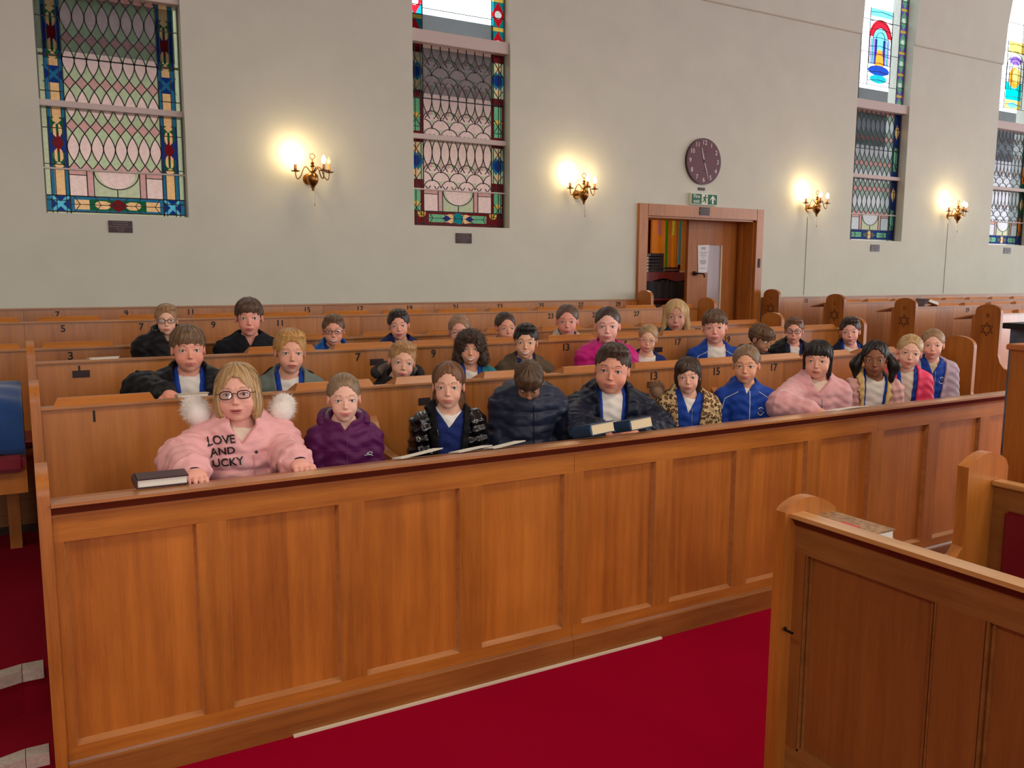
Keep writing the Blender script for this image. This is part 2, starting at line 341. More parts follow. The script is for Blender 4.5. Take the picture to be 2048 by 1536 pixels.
    if kind == 2:
        pic = w2 & (np.abs(a) < .21) & (np.abs(b) < .45); put(pic, C['clear']); put(pic & (np.abs(a) < .2) & (b > .36), C['cyan'])
        put(pic & (np.hypot(a, b-.12) < .21) & (b > .12), C['red']); put(pic & (np.hypot(a, (b-.1)) < .13) & (b > .1), C['cyan']); put(pic & (np.abs(a) < .18) & (b <= .1) & (b > -.2), C['violet'])
        put(pic & (np.abs(np.abs(a)-.14) < .018) & (b <= .1) & (b > -.2), C['cyan']); put(pic & (np.abs(a) < .1) & (b <= .1) & (b > -.2), C['dblue']); put(pic & (np.abs(a) < .05) & (b <= .16) & (b > -.2), C['cyan'])
        put(pic & (np.abs(a) < .05+np.clip(-b-.05, 0, 1)*.25) & (b < -.02) & (b > -.26), C['orange']); put(pic & (a**2/.2**2+(b+.27)**2/.06**2 < 1), C['dblue']); put(pic & (a**2/.16**2+(b+.37)**2/.05**2 < 1), C['teal'])
    elif kind == 3:
        pic = w2 & (np.abs(a) < .19) & (np.abs(b) < .45); put(pic & (b > .3), C['yellow']); put(pic & ((a/.15)**2+((b-.2)/.06)**2 < 1), C['violet']); put(pic & (b < -.1), C['aqua']); put(pic & (np.hypot(a, b+.03) < .14), C['orange'])
        put(pic & (np.hypot(a-.05, b-.0) < .1), C['yellow']); put(pic & (b < -.33), C['yellow']); put(pic & ((a/.12)**2+((b+.4)/.04)**2 < 1), C['cyan'])
    k = up & side; c2 = [C['cyan'], C['teal'], C['violet'], C['blue']][kind]
    put(k, c2); vv = (V % .26)-.13; put(k & (np.abs(s-.5)/.5+np.abs(vv)/.12 < 1), C['red'] if kind == 1 else C['mint']); put(k & (np.hypot((s-.5)*bw, vv) < .035), C['clear']); put(k & (np.abs(vv) > .115), C['yellow'])
    # mottling of the hand-made glass
    g = 1+.07*np.sin(U*91+np.sin(V*57)*2)*np.sin(V*83+U*31)
    return np.clip(col*g[:, None], 0, 1)
glassmat = attr_mat('stained_glass', .15, transp=.96)
lead = plain('lead_came', (30, 28, 28), .5, metal=.3)
plaster = plain('transom_plaster', (206, 190, 184), .8)
def ribbon(mb, pts, yy, w=.0075, t=.006):
    """a lead strip along (x, z) points"""
    pts = np.array(pts, float)
    if len(pts) < 2: return
    d = np.gradient(pts, axis=0); d /= np.linalg.norm(d, axis=1)[:, None]+1e-9; nrm = np.stack([-d[:, 1], d[:, 0]], 1)*w/2
    L, R = pts-nrm, pts+nrm; n = len(pts); vs = []
    for i in range(n): vs += [(L[i][0], yy, L[i][1]), (R[i][0], yy, R[i][1]), (R[i][0], yy-t, R[i][1]), (L[i][0], yy-t, L[i][1])]
    fs = [(4*i+a, 4*i+(a+1) % 4, 4*i+4+(a+1) % 4, 4*i+4+a) for i in range(n-1) for a in range(4)]+[(0, 1, 2, 3), (4*n-1, 4*n-2, 4*n-3, 4*n-4)]
    mb.add(vs, fs)
def clip_lines(mb, U, V, x0, y, u0, u1, v0, v1, w=.0075):
    ok = (U > u0) & (U < u1) & (V > v0) & (V < v1); run = []
    for i in range(len(U)):
        if ok[i]: run.append((x0+U[i], WB+V[i]))
        elif len(run) > 1: ribbon(mb, run, y, w); run = []
        else: run = []
    if len(run) > 1: ribbon(mb, run, y, w)
def build_window(i, x0, x1, kind):
    W = x1-x0; g = .0055 if kind < 2 else .0075; H = 3.4; yg = YW+.11
    win = struct(thing('window_%d' % (i+1), ['window with blue bordered leaded glass at far left', 'window with red and green bordered leaded glass', 'tall window with a red arch picture', 'tall window at the right edge', 'tall window beyond the frame'][i], 'window', (x0+W/2, YW, WB)))
    nu, nv = int(W/g), int(H/g); us = np.linspace(0, W, nu+1); vs = np.linspace(0, H, nv+1)
    uc, vc = np.meshgrid((us[:-1]+us[1:])/2, (vs[:-1]+vs[1:])/2); col = glass_colours(kind, uc.ravel(), vc.ravel(), W)
    ug, vg = np.meshgrid(us, vs); P = np.stack([ug.ravel()-W/2, np.full(ug.size, yg-YW), vg.ravel()], 1)
    ii, jj = np.meshgrid(np.arange(nu), np.arange(nv)); a = (jj*(nu+1)+ii).ravel(); F = np.stack([a, a+1, a+nu+2, a+nu+1], 1)
    me = bpy.data.meshes.new('glass'); me.from_pydata(P.tolist(), [], F.tolist())
    ca = me.color_attributes.new('Col', 'FLOAT_COLOR', 'CORNER'); cc = np.ones((len(F), 4, 4), 'f'); cc[:, :, :3] = col[:, None, :]; ca.data.foreach_set('color', cc.ravel())
    o = bpy.data.objects.new('glass', me); COL.objects.link(o); me.materials.append(glassmat); o.parent = win; struct(o)
    bw = .165 if kind == 0 else .14; p = (W-2*bw)/8; mb = MB(); yl = yg-.001
    vv = np.linspace(0, 3.4, 560)
    if kind in (0, 2):
        A = p*(.5-(np.abs(((vv-.49)/.31+.5) % 1-.5)*2)**1.7)
        for k in range(-1, 10):
            for s in (-1, 1): clip_lines(mb, bw+(k+.5)*p+s*A, vv, x0, yl, bw, W-bw, .33, 1.66)
    else:
        for base in np.arange(-.13, 1.7, .46):
            for r in range(3):
                for k in range(-1, 5):
                    th = np.linspace(0, PI, 16); P2 = 2*p; cu = bw+(k+.5+(.5 if r % 2 else 0))*P2
                    clip_lines(mb, cu-P2/2*np.cos(th), base+r*.075+.085*np.sin(th), x0, yl, bw, W-bw, .33, 1.66)
            for k in range(-1, 9):
                for s in (-1, 1):
                    t = np.linspace(-1.25, 1.25, 22); A = p*(1-t*t)*.5
                    clip_lines(mb, bw+(k+.5)*p+s*A, base+.33+t*.13, x0, yl, bw, W-bw, .33, 1.66)
    for u in (bw, W-bw): ribbon(mb, [(x0+u, WB), (x0+u, WB+1.25), (x0+u, WB+3.4)], yl, .009)
    for u in (bw*.28, W-bw*.28, bw*.46, W-bw*.46, bw*.85, W-bw*.85): ribbon(mb, [(x0+u, WB+.0), (x0+u, WB+1.6)], yl, .006)
    for v in (.135, .02, 1.13): ribbon(mb, [(x0, WB+v), (x0+W, WB+v)], yl, .009)
    for v in np.arange(.1, 3.3, .26):
        for a, b in ((0, bw), (W-bw, W)): ribbon(mb, [(x0+a, WB+v), (x0+b, WB+v)], yl, .006)
        if v < 1.6 and kind != 0:
            for c0 in (bw*.5, W-bw*.5):
                for s in (-1, 1): ribbon(mb, [(x0+c0-bw*.36*s, WB+v), (x0+c0+bw*.36*s, WB+v+.13)], yl, .006)
    th = np.linspace(PI, 2*PI, 24); ribbon(mb, [(x0+W/2+.155*math.cos(t), WB+.32+.125*math.sin(t)) for t in th], yl)
    for s in (-1, 1):
        for q in (.16, .205): ribbon(mb, [(x0+W/2+s*q, WB+.135), (x0+W/2+s*q, WB+.32)], yl)
        ribbon(mb, [(x0+W/2+s*.205, WB+.29), (x0+W/2+s*(W/2-bw), WB+.29)], yl, .006)
    ribbon(mb, [(x0+W/2, WB+.135), (x0+W/2, WB+.195)], yl)
    for s in (-1, 1):
        for q in (.3, .16, .07): ribbon(mb, [(x0+W/2+s*q, WB+.02), (x0+W/2+s*(q-.04), WB+.075), (x0+W/2+s*q, WB+.135)], yl, .006)
    ribbon(mb, [(x0+bw, WB+.075), (x0+W-bw, WB+.075)], yl, .005)
    if kind >= 2:   # leads of the figured panel high up
        cx, cz = x0+W/2, WB+2.35
        for q in (.2, .14, .08): ribbon(mb, [(cx-q, cz-.2), (cx-q, cz+.1)]+[(cx-q*math.cos(t), cz+.1+q*math.sin(t)) for t in np.linspace(0, PI, 12)]+[(cx+q, cz+.1), (cx+q, cz-.2)], yl, .006)
        for q in np.arange(-.4, .45, .1): ribbon(mb, [(cx-.21, cz+q), (cx, cz+q+.02), (cx+.21, cz+q)], yl, .006)
        for q in (-.21, .21): ribbon(mb, [(cx+q, cz-.45), (cx+q, cz+.45)], yl, .007)
    for q in np.arange(1.9, 3.4, .38): ribbon(mb, [(x0+bw, WB+q), (x0+W-bw, WB+q)], yl, .005)
    struct(mb.build('lead_cames', lead, win))
    struct(MB().box(x0, x1, yg-.045, yg+.1, 2.778, 2.822, .003).build('transom', plaster, win))
    struct(MB().box(x0, x1, yg-.085, yg+.1, 3.600, 3.705, .003).build('transom_beam', plaster, win))
    struct(MB().box(x0, x1, yg-.02, yg+.02, 2.333, 2.345).build('glazing_bar', plaster, win))
    e = MB(); e.box(x0-.001, x0+.012, yg-.01, yg+.012, WB, WT); e.box(x1-.012, x1+.001, yg-.01, yg+.012, WB, WT); struct(e.build('window_frame', plain('grey_frame', (96, 96, 92), .6), win))
for i, (a, b) in enumerate(WINS[:4]): build_window(i, a, b, i)
# ------------------------------------------------------------------ doorway, door leaf, vestibule
SCREEN_GLASS = attr_mat('screen_glass', .2, transp=.92)
for _n in SCREEN_GLASS.node_tree.nodes:
    if _n.type == 'MIX_SHADER' and _n.inputs[0].default_value > .09 and _n.inputs[0].default_value < .3: _n.inputs[0].default_value = .85
def build_door():
    fr = MB(); a, b, t = 5.585, 7.374, 2.31
    pr = lambda w: None
    fr.box(a, DOOR[0]+.012, YW-.035, YW, 0, t, .004).box(DOOR[1]-.012, b, YW-.035, YW, 0, t, .004).box(DOOR[0]+.012, DOOR[1]-.012, YW-.035, YW, DOOR[2]-.012, t, .004)
    fr.box(DOOR[0], DOOR[0]+.03, YW, YW+.33, 0, DOOR[2]).box(DOOR[1]-.03, DOOR[1], YW, YW+.33, 0, DOOR[2]).box(DOOR[0], DOOR[1], YW, YW+.33, DOOR[2]-.03, DOOR[2])
    fr.box(DOOR[0]+.03, DOOR[0]+.05, YW+.16, YW+.2, 0, DOOR[2]-.03).box(DOOR[1]-.05, DOOR[1]-.03, YW+.16, YW+.2, 0, DOOR[2]-.03)
    root = struct(thing('door_1', 'oak door leaf in its frame with glass strip and notice', 'door', (6.9, YW, .34)))
    struct(fr.build('door_frame', wood_post(), root))
    y = YW+.24; L, R = 6.50, 7.225
    lf = MB().box(L, 6.80, y, y+.045, .36, 2.17).box(7.01, R, y, y+.045, .36, 2.17).box(6.80, 7.01, y, y+.045, 1.91, 2.17).box(6.80, 7.01, y, y+.045, .36, .5)
    struct(lf.build('door_leaf', wood_door(), root))
    struct(MB().box(6.80, 7.0, y+.012, y+.02, .5, 1.91).build('glass_strip', plain('obscured_glass', (178, 162, 166), .35, var=.04, scale=160), root))
    struct(MB().box(6.995, 7.012, y-.004, y+.03, .5, 1.91).build('glazing_bead', plain('pale_bead', (226, 206, 170), .5), root))
    h = MB().lathe([(.0, -.012), (.026, -.01), (.026, .01), (0, .012)], (0, 0, 0), 14)
    h.v = [(6.60+p[0], y-.012+p[2], 1.59+p[1]) for p in h.v]
    h.tube([(6.60, y-.01, 1.59), (6.60, y-.055, 1.59), (6.62, y-.06, 1.592), (6.69, y-.06, 1.585), (6.705, y-.055, 1.55)], .009)
    struct(h.build('door_handle', plain('dark_iron', (34, 26, 22), .4, metal=.7), root, smooth=40))
    lk = MB().box(DOOR[1]+.03, DOOR[1]+.06, YW-.042, YW-.034, 1.66, 1.76); struct(lk.build('latch_plate', plain('dark_iron', (34, 26, 22), .4, metal=.7), root))
    ns = thing('notice', 'white printed notice taped on the oak door', 'notice', (6.73, y-.004, 1.75))
    MB().add([(6.635, y-.006, 1.905), (6.805, y-.006, 1.912), (6.79, y-.006, 1.60), (6.655, y-.006, 1.60), (6.635, y-.004, 1.905), (6.805, y-.004, 1.912), (6.79, y-.004, 1.60), (6.655, y-.004, 1.60)],
             [(3, 2, 1, 0), (4, 5, 6, 7), (0, 1, 5, 4), (1, 2, 6, 5), (2, 3, 7, 6), (3, 0, 4, 7)]).build('paper', plain('white_paper', (228, 222, 224), .7), ns)
    tx = MB(); rr = random.Random(3)
    for i, z in enumerate([1.875, 1.86, 1.825, 1.805, 1.785, 1.765, 1.735, 1.725, 1.715, 1.705, 1.695, 1.645]):
        w = [.03, .03, .055, .045, .045, .015, .045, .04, .045, .045, .03, .045][i]; x = 6.72-w
        while x < 6.72+w: d = rr.uniform(.006, .018); tx.box(x, x+d, y-.0068, y-.006, z, z+(.008 if i < 2 else .005)); x += d+.005
    tx.build('print', plain('grey_ink', (90, 84, 90), .8), ns)
    # vestibule behind
    vw = wood_door(); v = MB(); y2 = 8.55
    v.box(5.2, 5.3, YW+.33, y2, 0, 2.6).box(7.7, 7.8, YW+.33, y2, 0, 2.6).box(5.2, 7.8, YW+.33, y2+.1, 2.5, 2.6).box(5.2, 7.8, YW+.33, y2+.1, -.1, .34)
    struct(v.build('vestibule', paint))
    # louvre screen: oak fins with coloured glass between
    sc = thing('glass_screen', 'oak screen with strips of coloured glass behind the open doorway', 'screen', (6.9, y2, .34))
    struct_x = [5.3, 6.70]
    strips = [(6.89, [('maroon', 1.6, 2.35)]), (7.05, [('pinkm', 2.07, 2.35), ('amber', 1.6, 2.07)]), (7.17, [('green2', 1.6, 2.35)]), (7.28, [('yellow', 2.07, 2.35), ('amber', 1.5, 2.07)]), (7.39, [('teal', 1.7, 2.35), ('maroon', 1.5, 1.7)]), (7.56, [('lime', 2.07, 2.35), ('clear', 1.5, 2.07)]), (6.68, [('amber', 1.5, 2.35)]), (6.45, [('green2', 1.5, 2.35)]), (5.95, [('teal', 1.5, 2.35)]), (5.7, [('yellow', 1.5, 2.35)])]
    cc = dict(maroon=(90, 22, 24), pinkm=(200, 150, 160), amber=(226, 168, 50), green2=(110, 170, 50), yellow=(216, 210, 110), teal=(110, 170, 170), lime=(150, 190, 20), clear=(230, 240, 250))
    xs = sorted([s[0] for s in strips]); fm = MB(); prev = 5.3
    for x in xs: fm.box(prev, x-.034, y2-.02, y2+.03, .34, 2.5); prev = x+.034
    fm.box(prev, 7.7, y2-.02, y2+.03, .34, 2.5).box(5.3, 7.7, y2-.03, y2+.03, 2.35, 2.5).box(5.3, 7.7, y2-.03, y2+.03, .34, 1.5)
    for x in xs: fm.box(x-.044, x-.034, y2-.034, y2-.02, .34, 2.36); fm.box(x+.034, x+.044, y2-.034, y2-.02, .34, 2.36)
    fm.build('fins', wood_door(), sc)
    for x, segs in strips:
        g = MB()
        for nme, z0, z1 in segs:
            vs = [(x-.035, y2, z0), (x+.035, y2, z0), (x+.035, y2, z1), (x-.035, y2, z1), (x-.035, y2+.004, z0), (x+.035, y2+.004, z0), (x+.035, y2+.004, z1), (x-.035, y2+.004, z1)]
            g.add(vs, [(0, 3, 2, 1), (4, 5, 6, 7), (0, 1, 5, 4), (1, 2, 6, 5), (2, 3, 7, 6), (3, 0, 4, 7)], col=srgb(cc[nme]))
        g.build('glass_strip', SCREEN_GLASS, sc)
build_door()
area('vestibule_light', (6.6, 8.0, 2.46), (0, 0, 0), .5, .4, 9, (1.0, .88, .72))  # lamp added to brighten the dark vestibule, no fixture modelled
def build_bookcase():
    red = plain('mahogany_red', (112, 28, 30), .35, coat=.3)
    x0, x1, y0, y1, t = 5.95, 6.88, 7.68, 7.94, 1.60
    b = thing('bookcase', 'dark red bookcase behind the doorway', 'bookcase', ((x0+x1)/2, (y0+y1)/2, .34))
    MB().box(x0, x1, y0-.01, y1, t-.02, t, .003).build('top', red, b)
    for s in (0, 1): MB().box(x0 if not s else x1-.07, x0+.03 if not s else x1, y0, y1, .34, t-.02).build('side', red, b)
    MB().box(x0, x1, y1-.01, y1, .34, t-.02).build('back_board', red, b)
    ap = [(x0, t-.02), (x1, t-.02), (x1, t-.10)]+[(x1-.03-(x1-x0-.06)*k/16, t-.085+.018*math.cos(k*PI/4)) for k in range(17)]+[(x0, t-.10)]
    MB().prism(ap, y0-.006, y0+.006, 'y').build('apron', red, b)
    for z in (1.30, 1.02, .70): MB().box(x0+.03, x1-.07, y0, y1-.01, z-.02, z).build('shelf', red, b)
    bind = [plain('dark_binding', (34, 34, 42), .6), plain('navy_binding', (30, 36, 54), .6), plain('black_binding', (24, 22, 24), .6)]
    pg = plain('page_block', (216, 208, 196), .8, var=.05, scale=300)
    protos = []
    for k in range(3):
        o = thing('book', 'x', 'book', (0, 0, 0)); MB().box(0, .03, 0, .15, 0, .2).build('cover', bind[k], o); MB().box(.004, .026, .01, .148, .2, .2005).build('pages', pg, o)
        for c in o.children:
            pass
        protos.append(o)
    used = [False]*3
    for si, z in enumerate((1.302, 1.022)):
        x = x0+.035; i = 0
        while x < x1-.115:
            k = RNG.integers(0, 3)
            if used[k]:
                o = protos[k].copy(); COL.objects.link(o)
                for ch in protos[k].children: c = ch.copy(); COL.objects.link(c); c.parent = o
            else: o = protos[k]; used[k] = True
            s = .92+.12*RNG.random(); o.location = (x, y0+.02, z); o.scale = (1, 1, s)
            o['label'] = 'dark bound book in the %s row of the red bookcase' % ('upper' if si == 0 else 'lower'); o['category'] = 'book'; o['group'] = 'dark books on the %s bookcase shelf' % ('upper' if si == 0 else 'lower')
            x += .0315; i += 1
    # books lying on top
    lab = ['bottom', 'second', 'third', 'fourth', 'topmost']
    def flat(name, xa, xb, z, h, label, cov=None, group=None, dy=0, pageside='-y'):
        o = thing(name, label, 'book', ((xa+xb)/2, y0+.08, z), 0, group)
        ya = y0+.01+dy
        MB().box(xa, xb, ya, ya+.15, z, z+.004).box(xa, xb, ya, ya+.15, z+h-.004, z+h).box(xb-.004 if pageside == '-x' else xa, xb, ya if pageside == '-x' else ya, ya+(.15 if pageside == '-x' else .004), z, z+h).build('cover', cov or bind[0], o)
        MB().box(xa+.004, xb-.006, ya+.006, ya+.146, z+.004, z+h-.004).build('pages', pg, o); return o
    for i in range(5): flat('book', 6.00, 6.22, t+.001+i*.036, .034, 'flat dark book with pale page edges, %s in the left stack on the bookcase' % lab[i], group='left stack of books', pageside='-x')
    for i in range(6): flat('book', 6.24, 6.43, t+.001+i*.036, .034, 'flat black book showing its spine, %s of the stack of six on the bookcase' % ['bottom', 'second', 'third', 'fourth', 'fifth', 'topmost'][i], group='stack of six black books')
    for i in range(3): flat('book', 6.45, 6.66+.01*i, t+.001+i*.02, .018, 'thin book lying %s in the low pile at the stack of six' % ['lowest', 'in the middle', 'on top'][i], cov=[bind[2], plain('rose_binding', (150, 96, 100), .6), bind[2]][i], group='low pile of thin books')
    MB_p = MB().box(6.68, 6.82, y0+.02, y0+.14, t+.001, t+.022); tag(MB_p.build('booklet', pg), 'white booklet at the right end of the bookcase top', 'booklet')
build_bookcase()

# ------------------------------------------------------------------ clock, signs, plaques
white = plain('lettering_white', (226, 220, 214), .6); black = plain('lettering_black', (22, 18, 18), .6)
def build_clock():
    cx, cz, r = 6.447, 2.785, .243
    c = thing('wall_clock', 'round maroon wall clock with white numerals above the door', 'clock', (cx, YW, cz))
    MB().disc((cx, cz), r, YW-.03, YW-.001, 64).build('case', plain('clock_rim', (58, 20, 26), .4), c, smooth=40)
    MB().disc((cx, cz), r-.008, YW-.0315, YW-.03, 64).build('dial', plain('clock_maroon', (92, 26, 40), .5), c)
    for k in range(1, 13):
        a = PI/2-k*PI/6; mb = MB(); mb.add(*text_mesh(str(k), .068, faceM(cx+.195*math.cos(a), YW-.032, cz+.195*math.sin(a)))); mb.build('numeral', white, c)
    def hand(ang, L, w, tail):
        a = PI/2-ang; d = Vector((math.cos(a), math.sin(a))); n = Vector((-d.y, d.x)); mb = MB()
        P = [d*-tail+n*w, d*-tail-n*w, d*L-n*w*.4, d*L+n*w*.4]
        mb.prism([(cx+p.x, cz+p.y) for p in P], YW-.036, YW-.034, 'y'); return mb
    hand(math.radians(343), .145, .007, .02).build('hour_hand', white, c); hand(math.radians(161), .19, .006, .02).build('minute_hand', white, c)
    lg = MB(); lg.add(*text_mesh('LONDON', .016, faceM(cx+.01, YW-.032, cz+.10))); lg.add(*text_mesh('QUARTZ', .009, faceM(cx+.0, YW-.032, cz-.10))); lg.build('dial_mark', plain('dull_mark', (128, 84, 88), .6), c)
build_clock()
def plaque(cx, cz, w, h, lines, label, name='plaque', y=YW):
    p = thing(name, label, 'plaque', (cx, y, cz)); MB().box(cx-w/2, cx+w/2, y-.008, y-.0005, cz-h/2, cz+h/2, .0015).build('plate', plain('bronze_plate', (52, 32, 34), .4, metal=.3), p)
    t = MB()
    for i, s in enumerate(lines):
        t.add(*text_mesh(s, h*.13 if len(lines) > 2 else h*.3, faceM(cx, y-.0085, cz+h*.36-h*.72*i/max(1, len(lines)-1)), .0005))
    t.build('lettering', plain('worn_lettering', (150, 128, 120), .5), p)
mem = ['IN LOVING MEMORY', 'OF A DEAR FATHER', 'FROM HIS DAUGHTER AND SONS', 'AND FAMILY', 'AT REST']
for i, (cx, cz, w, h) in enumerate(((.676, 1.923, .166, .088), (3.57, 1.904, .165, .092), (9.365, 1.917, .17, .085), (12.245, 1.93, .17, .085))):
    plaque(cx, cz, w, h, mem, ['small dark memorial plaque under the leftmost window', 'small dark memorial plaque under the red and green window', 'small dark memorial plaque under the window right of the clock', 'small dark memorial plaque at the far right window'][i])
plaque(6.447, 2.496, .095, .03, ['IN MEMORY', 'OF'], 'tiny dark plate between the clock and the exit sign')
plaque(6.472, 2.258, .14, .085, mem, 'dark plate with lines of lettering on the door lintel', y=YW-.035)
def build_exit():
    x0, x1, z0, z1 = 6.272, 6.652, 2.325, 2.447; y = YW-.004
    s = thing('fire_exit_sign', 'green and white fire exit sign above the door', 'sign', ((x0+x1)/2, YW, (z0+z1)/2))
    y -= .034; MB().box(x0, x1, y, YW-.001, z0, z1).build('sign_board', plain('sign_white', (216, 222, 200), .6), s)
    gr = plain('sign_green', (10, 96, 66), .6); zc = (z0+z1)/2; MB().box(x0+.008, x0+.150, y-.001, y, z0+.008, z1-.008).build('green_field', gr, s); MB().box(x0+.240, x1-.008, y-.001, y, z0+.008, z1-.008).build('green_field', gr, s)
    t = MB(); t.add(*text_mesh('Fire', .058, faceM(x0+.079, y-.0015, zc+.026), .0006, .0004)); t.add(*text_mesh('exit', .058, faceM(x0+.079, y-.0015, zc-.024), .0006, .0004)); t.build('lettering', plain('sign_letter', (232, 236, 216), .6), s)
    ax = x0+.31; A = [(0, .045), (.038, .002), (.038, -.012), (.012, .014), (.012, -.045), (-.012, -.045), (-.012, .014), (-.038, -.012), (-.038, .002)]
    MB().prism([(ax+p[0], zc+p[1]) for p in A], y-.002, y-.001, 'y').build('arrow', plain('sign_letter', (232, 236, 216), .6), s)
    rx = x0+.195; r = MB()
    def limb(a, b, w): r.tube([(rx+a[0], y-.001, zc+a[1]), (rx+b[0], y-.001, zc+b[1])], w, 6)
    r.disc((rx+.012, zc+.042), .0085, y-.002, y-.0005, 14); limb((.008, .028), (-.002, .0), .008); limb((.006, .026), (.028, .012), .0035); limb((.028, .012), (.036, .024), .003); limb((.004, .026), (-.018, .018), .0035); limb((-.018, .018), (-.024, .0), .003)
    limb((-.002, 0), (.016, -.016), .005); limb((.016, -.016), (.012, -.042), .004); limb((-.002, .0), (-.012, -.02), .005); limb((-.012, -.02), (-.034, -.026), .004); r.build('running_figure', gr, s)
build_exit()

# ------------------------------------------------------------------ wall sconces
brass = plain('aged_brass', (150, 104, 52), .28, metal=.95, var=.3, scale=30)
def build_sconce(x, z, lit, label, ang0, cord):
    y = YW-.13; s = thing('wall_sconce', label, 'wall lamp', (x, YW, z), 0, 'candle sconces on the wall')
    b = MB().lathe([(.004, -.105), (.012, -.10), (.009, -.085), (.018, -.078), (.016, -.07), (.03, -.055), (.044, -.03), (.047, -.005), (.043, .02), (.03, .038), (.018, .045), (.022, .052), (.014, .062), (.012, .085), (.02, .095), (.010, .105), (.016, .118), (.007, .128), (.007, .150)], (x, y, z), 20)
    b.tube([(x, y, z), (x, YW-.01, z)], .012); bp = MB().lathe([(0, 0), (.045, 0), (.04, .012), (0, .014)], (0, 0, 0), 20); bp.v = [(x+p[0], YW-p[2], z+p[1]) for p in bp.v]; b.v0 = None
    b.add(bp.v, bp.f); b.build('body', brass, s, smooth=40)
    MB().tube([(x+.022*math.cos(a), y, z+.172+.022*math.sin(a)) for a in np.linspace(0, 2*PI, 21)], .0035, 6).build('ring', brass, s, smooth=True)
    for k, (dx, dy) in enumerate(ang0):
        d = Vector((dx, dy)); R = .135; P = []
        for t in np.linspace(0, 1, 22):
            rr = .03+(R-.03)*t; zz = .055+.035*math.sin(min(t, .5)*2*PI) if t < .5 else .055-.062*math.sin((t-.5)*2*PI*.82)
            if t > .82: zz = -.0+.0
            P.append((x+d.x*rr, y+d.y*rr, z+zz))
        Q = [(0.02, .05), (.045, .085), (.065, .082), (.08, .05), (.095, .01), (.118, -.012), (.13, .002), (.135, .03), (.135, .045)]
        P = []
        for i in range(len(Q)-1):
            p0, p1, p2, p3 = [np.array(Q[max(0, min(len(Q)-1, i+j))]) for j in (-1, 0, 1, 2)]
            for t in (0, .25, .5, .75): P.append(.5*((2*p1)+(-p0+p2)*t+(2*p0-5*p1+4*p2-p3)*t*t+(-p0+3*p1-3*p2+p3)*t**3))
        P.append(np.array(Q[-1])); MB().tube([(x+d.x*q[0], y+d.y*q[0], z+q[1]) for q in P], .0045, 8).build('arm', brass, s, smooth=True)
        cx, cy = x+d.x*R, y+d.y*R
        dr = MB().lathe([(0, .04), (.008, .042), (.034, .048), (.037, .054), (.012, .052), (.014, .07), (0, .07)], (cx, cy, z), 16); dr.build('drip_pan', brass, s, smooth=40)
        MB().lathe([(.0125, .062), (.0125, .102), (.010, .106), (0, .106)], (cx, cy, z), 14).build('candle_sleeve', plain('candle_sleeve', (214, 150, 96), .6), s, smooth=40)
        on = lit[k]; bl = MB().lathe([(.008, .104), (.013, .112), (.0185, .128), (.018, .142), (.011, .160), (.004, .172), (0, .175)], (cx, cy, z), 14)
        bl.build('bulb', plain('lit_bulb', (255, 236, 200), .3, emis=(255, 226, 170), es=26) if on else plain('unlit_bulb', (232, 214, 176), .12, coat=1), s, smooth=True)
        if on:
            l = bpy.data.lights.new('bulb_light', 'POINT'); l.energy = 2.6 if k == 0 else .7; l.color = (1, .72, .36); l.shadow_soft_size = .02
            o = bpy.data.objects.new('bulb_light', l); COL.objects.link(o); o.parent = s; M = world_of(s).inverted(); o.location = M@Vector((cx, cy-.012, z+.21))
    c = MB().tube([(x+.012, y, z-.1), (x+.014, y, z-.21)], .0012, 5); c.lathe([(.003, 0), (.005, -.006), (.005, -.016), (0, -.018)], (x+.014, y, z-.208), 8); c.build('pull_cord', brass, s)
    if cord:
        tag(MB().tube([(x+.0, YW-.003, z-.1), (x-.002, YW-.003, 1.34)], .0035, 5).build('wall_cable', plain('painted_cable', (152, 160, 152), .6)), 'painted cable running down the wall under the %s' % cord, 'cable')
a3 = lambda *d: [(math.sin(math.radians(t)), -math.cos(math.radians(t))) for t in d]
build_sconce(2.125, 2.355, (1, 1, 0), 'brass candle sconce with one dark bulb, leftmost on the wall', a3(-105, 25, 80), None)
build_sconce(4.82, 2.36, (1, 1, 1), 'brass candle sconce left of the door', a3(-120, -20, 95), None)
build_sconce(8.12, 2.36, (1, 1, 1), 'brass candle sconce right of the door, beside the narrow window', a3(-115, -35, 75), 'sconce right of the door')
build_sconce(10.83, 2.37, (1, 1, 1), 'rightmost brass candle sconce, between the two narrow windows', a3(-110, -30, 80), 'rightmost sconce')
# ------------------------------------------------------------------ pews
MOD = .4643; X0S = .215
leather = plain('maroon_leather', (118, 14, 34), .38, var=.08, scale=25, coat=.1)
def arc_post(mb, x0, x1, y0, y1, z0, top, n=14):
    """an end board whose head is a low arch, broad face looking along x"""
    w = y1-y0; rise = min(.075, w*.36); pr = [(y1, z0), (y0, z0)]+[(y0+w/2-w/2*math.cos(PI*k/n), top-rise+rise*math.sin(PI*k/n)**.8) for k in range(n+1)]
    mb.prism(pr, x0, x1, 'x'); return mb
def star(mb, x, yc, zc, r):
    """six-pointed star outline cut into the -x face"""
    for s in (1, -1):
        P = [(yc+r*math.sin(2*PI*k/3), zc+s*r*math.cos(2*PI*k/3)) for k in range(3)]
        for k in range(3): a, b = P[k], P[(k+1) % 3]; mb.tube([(x-.0006, a[0], a[1]), (x-.0006, b[0], b[1])], .0028, 5)
    for k in range(6): pass
    return mb
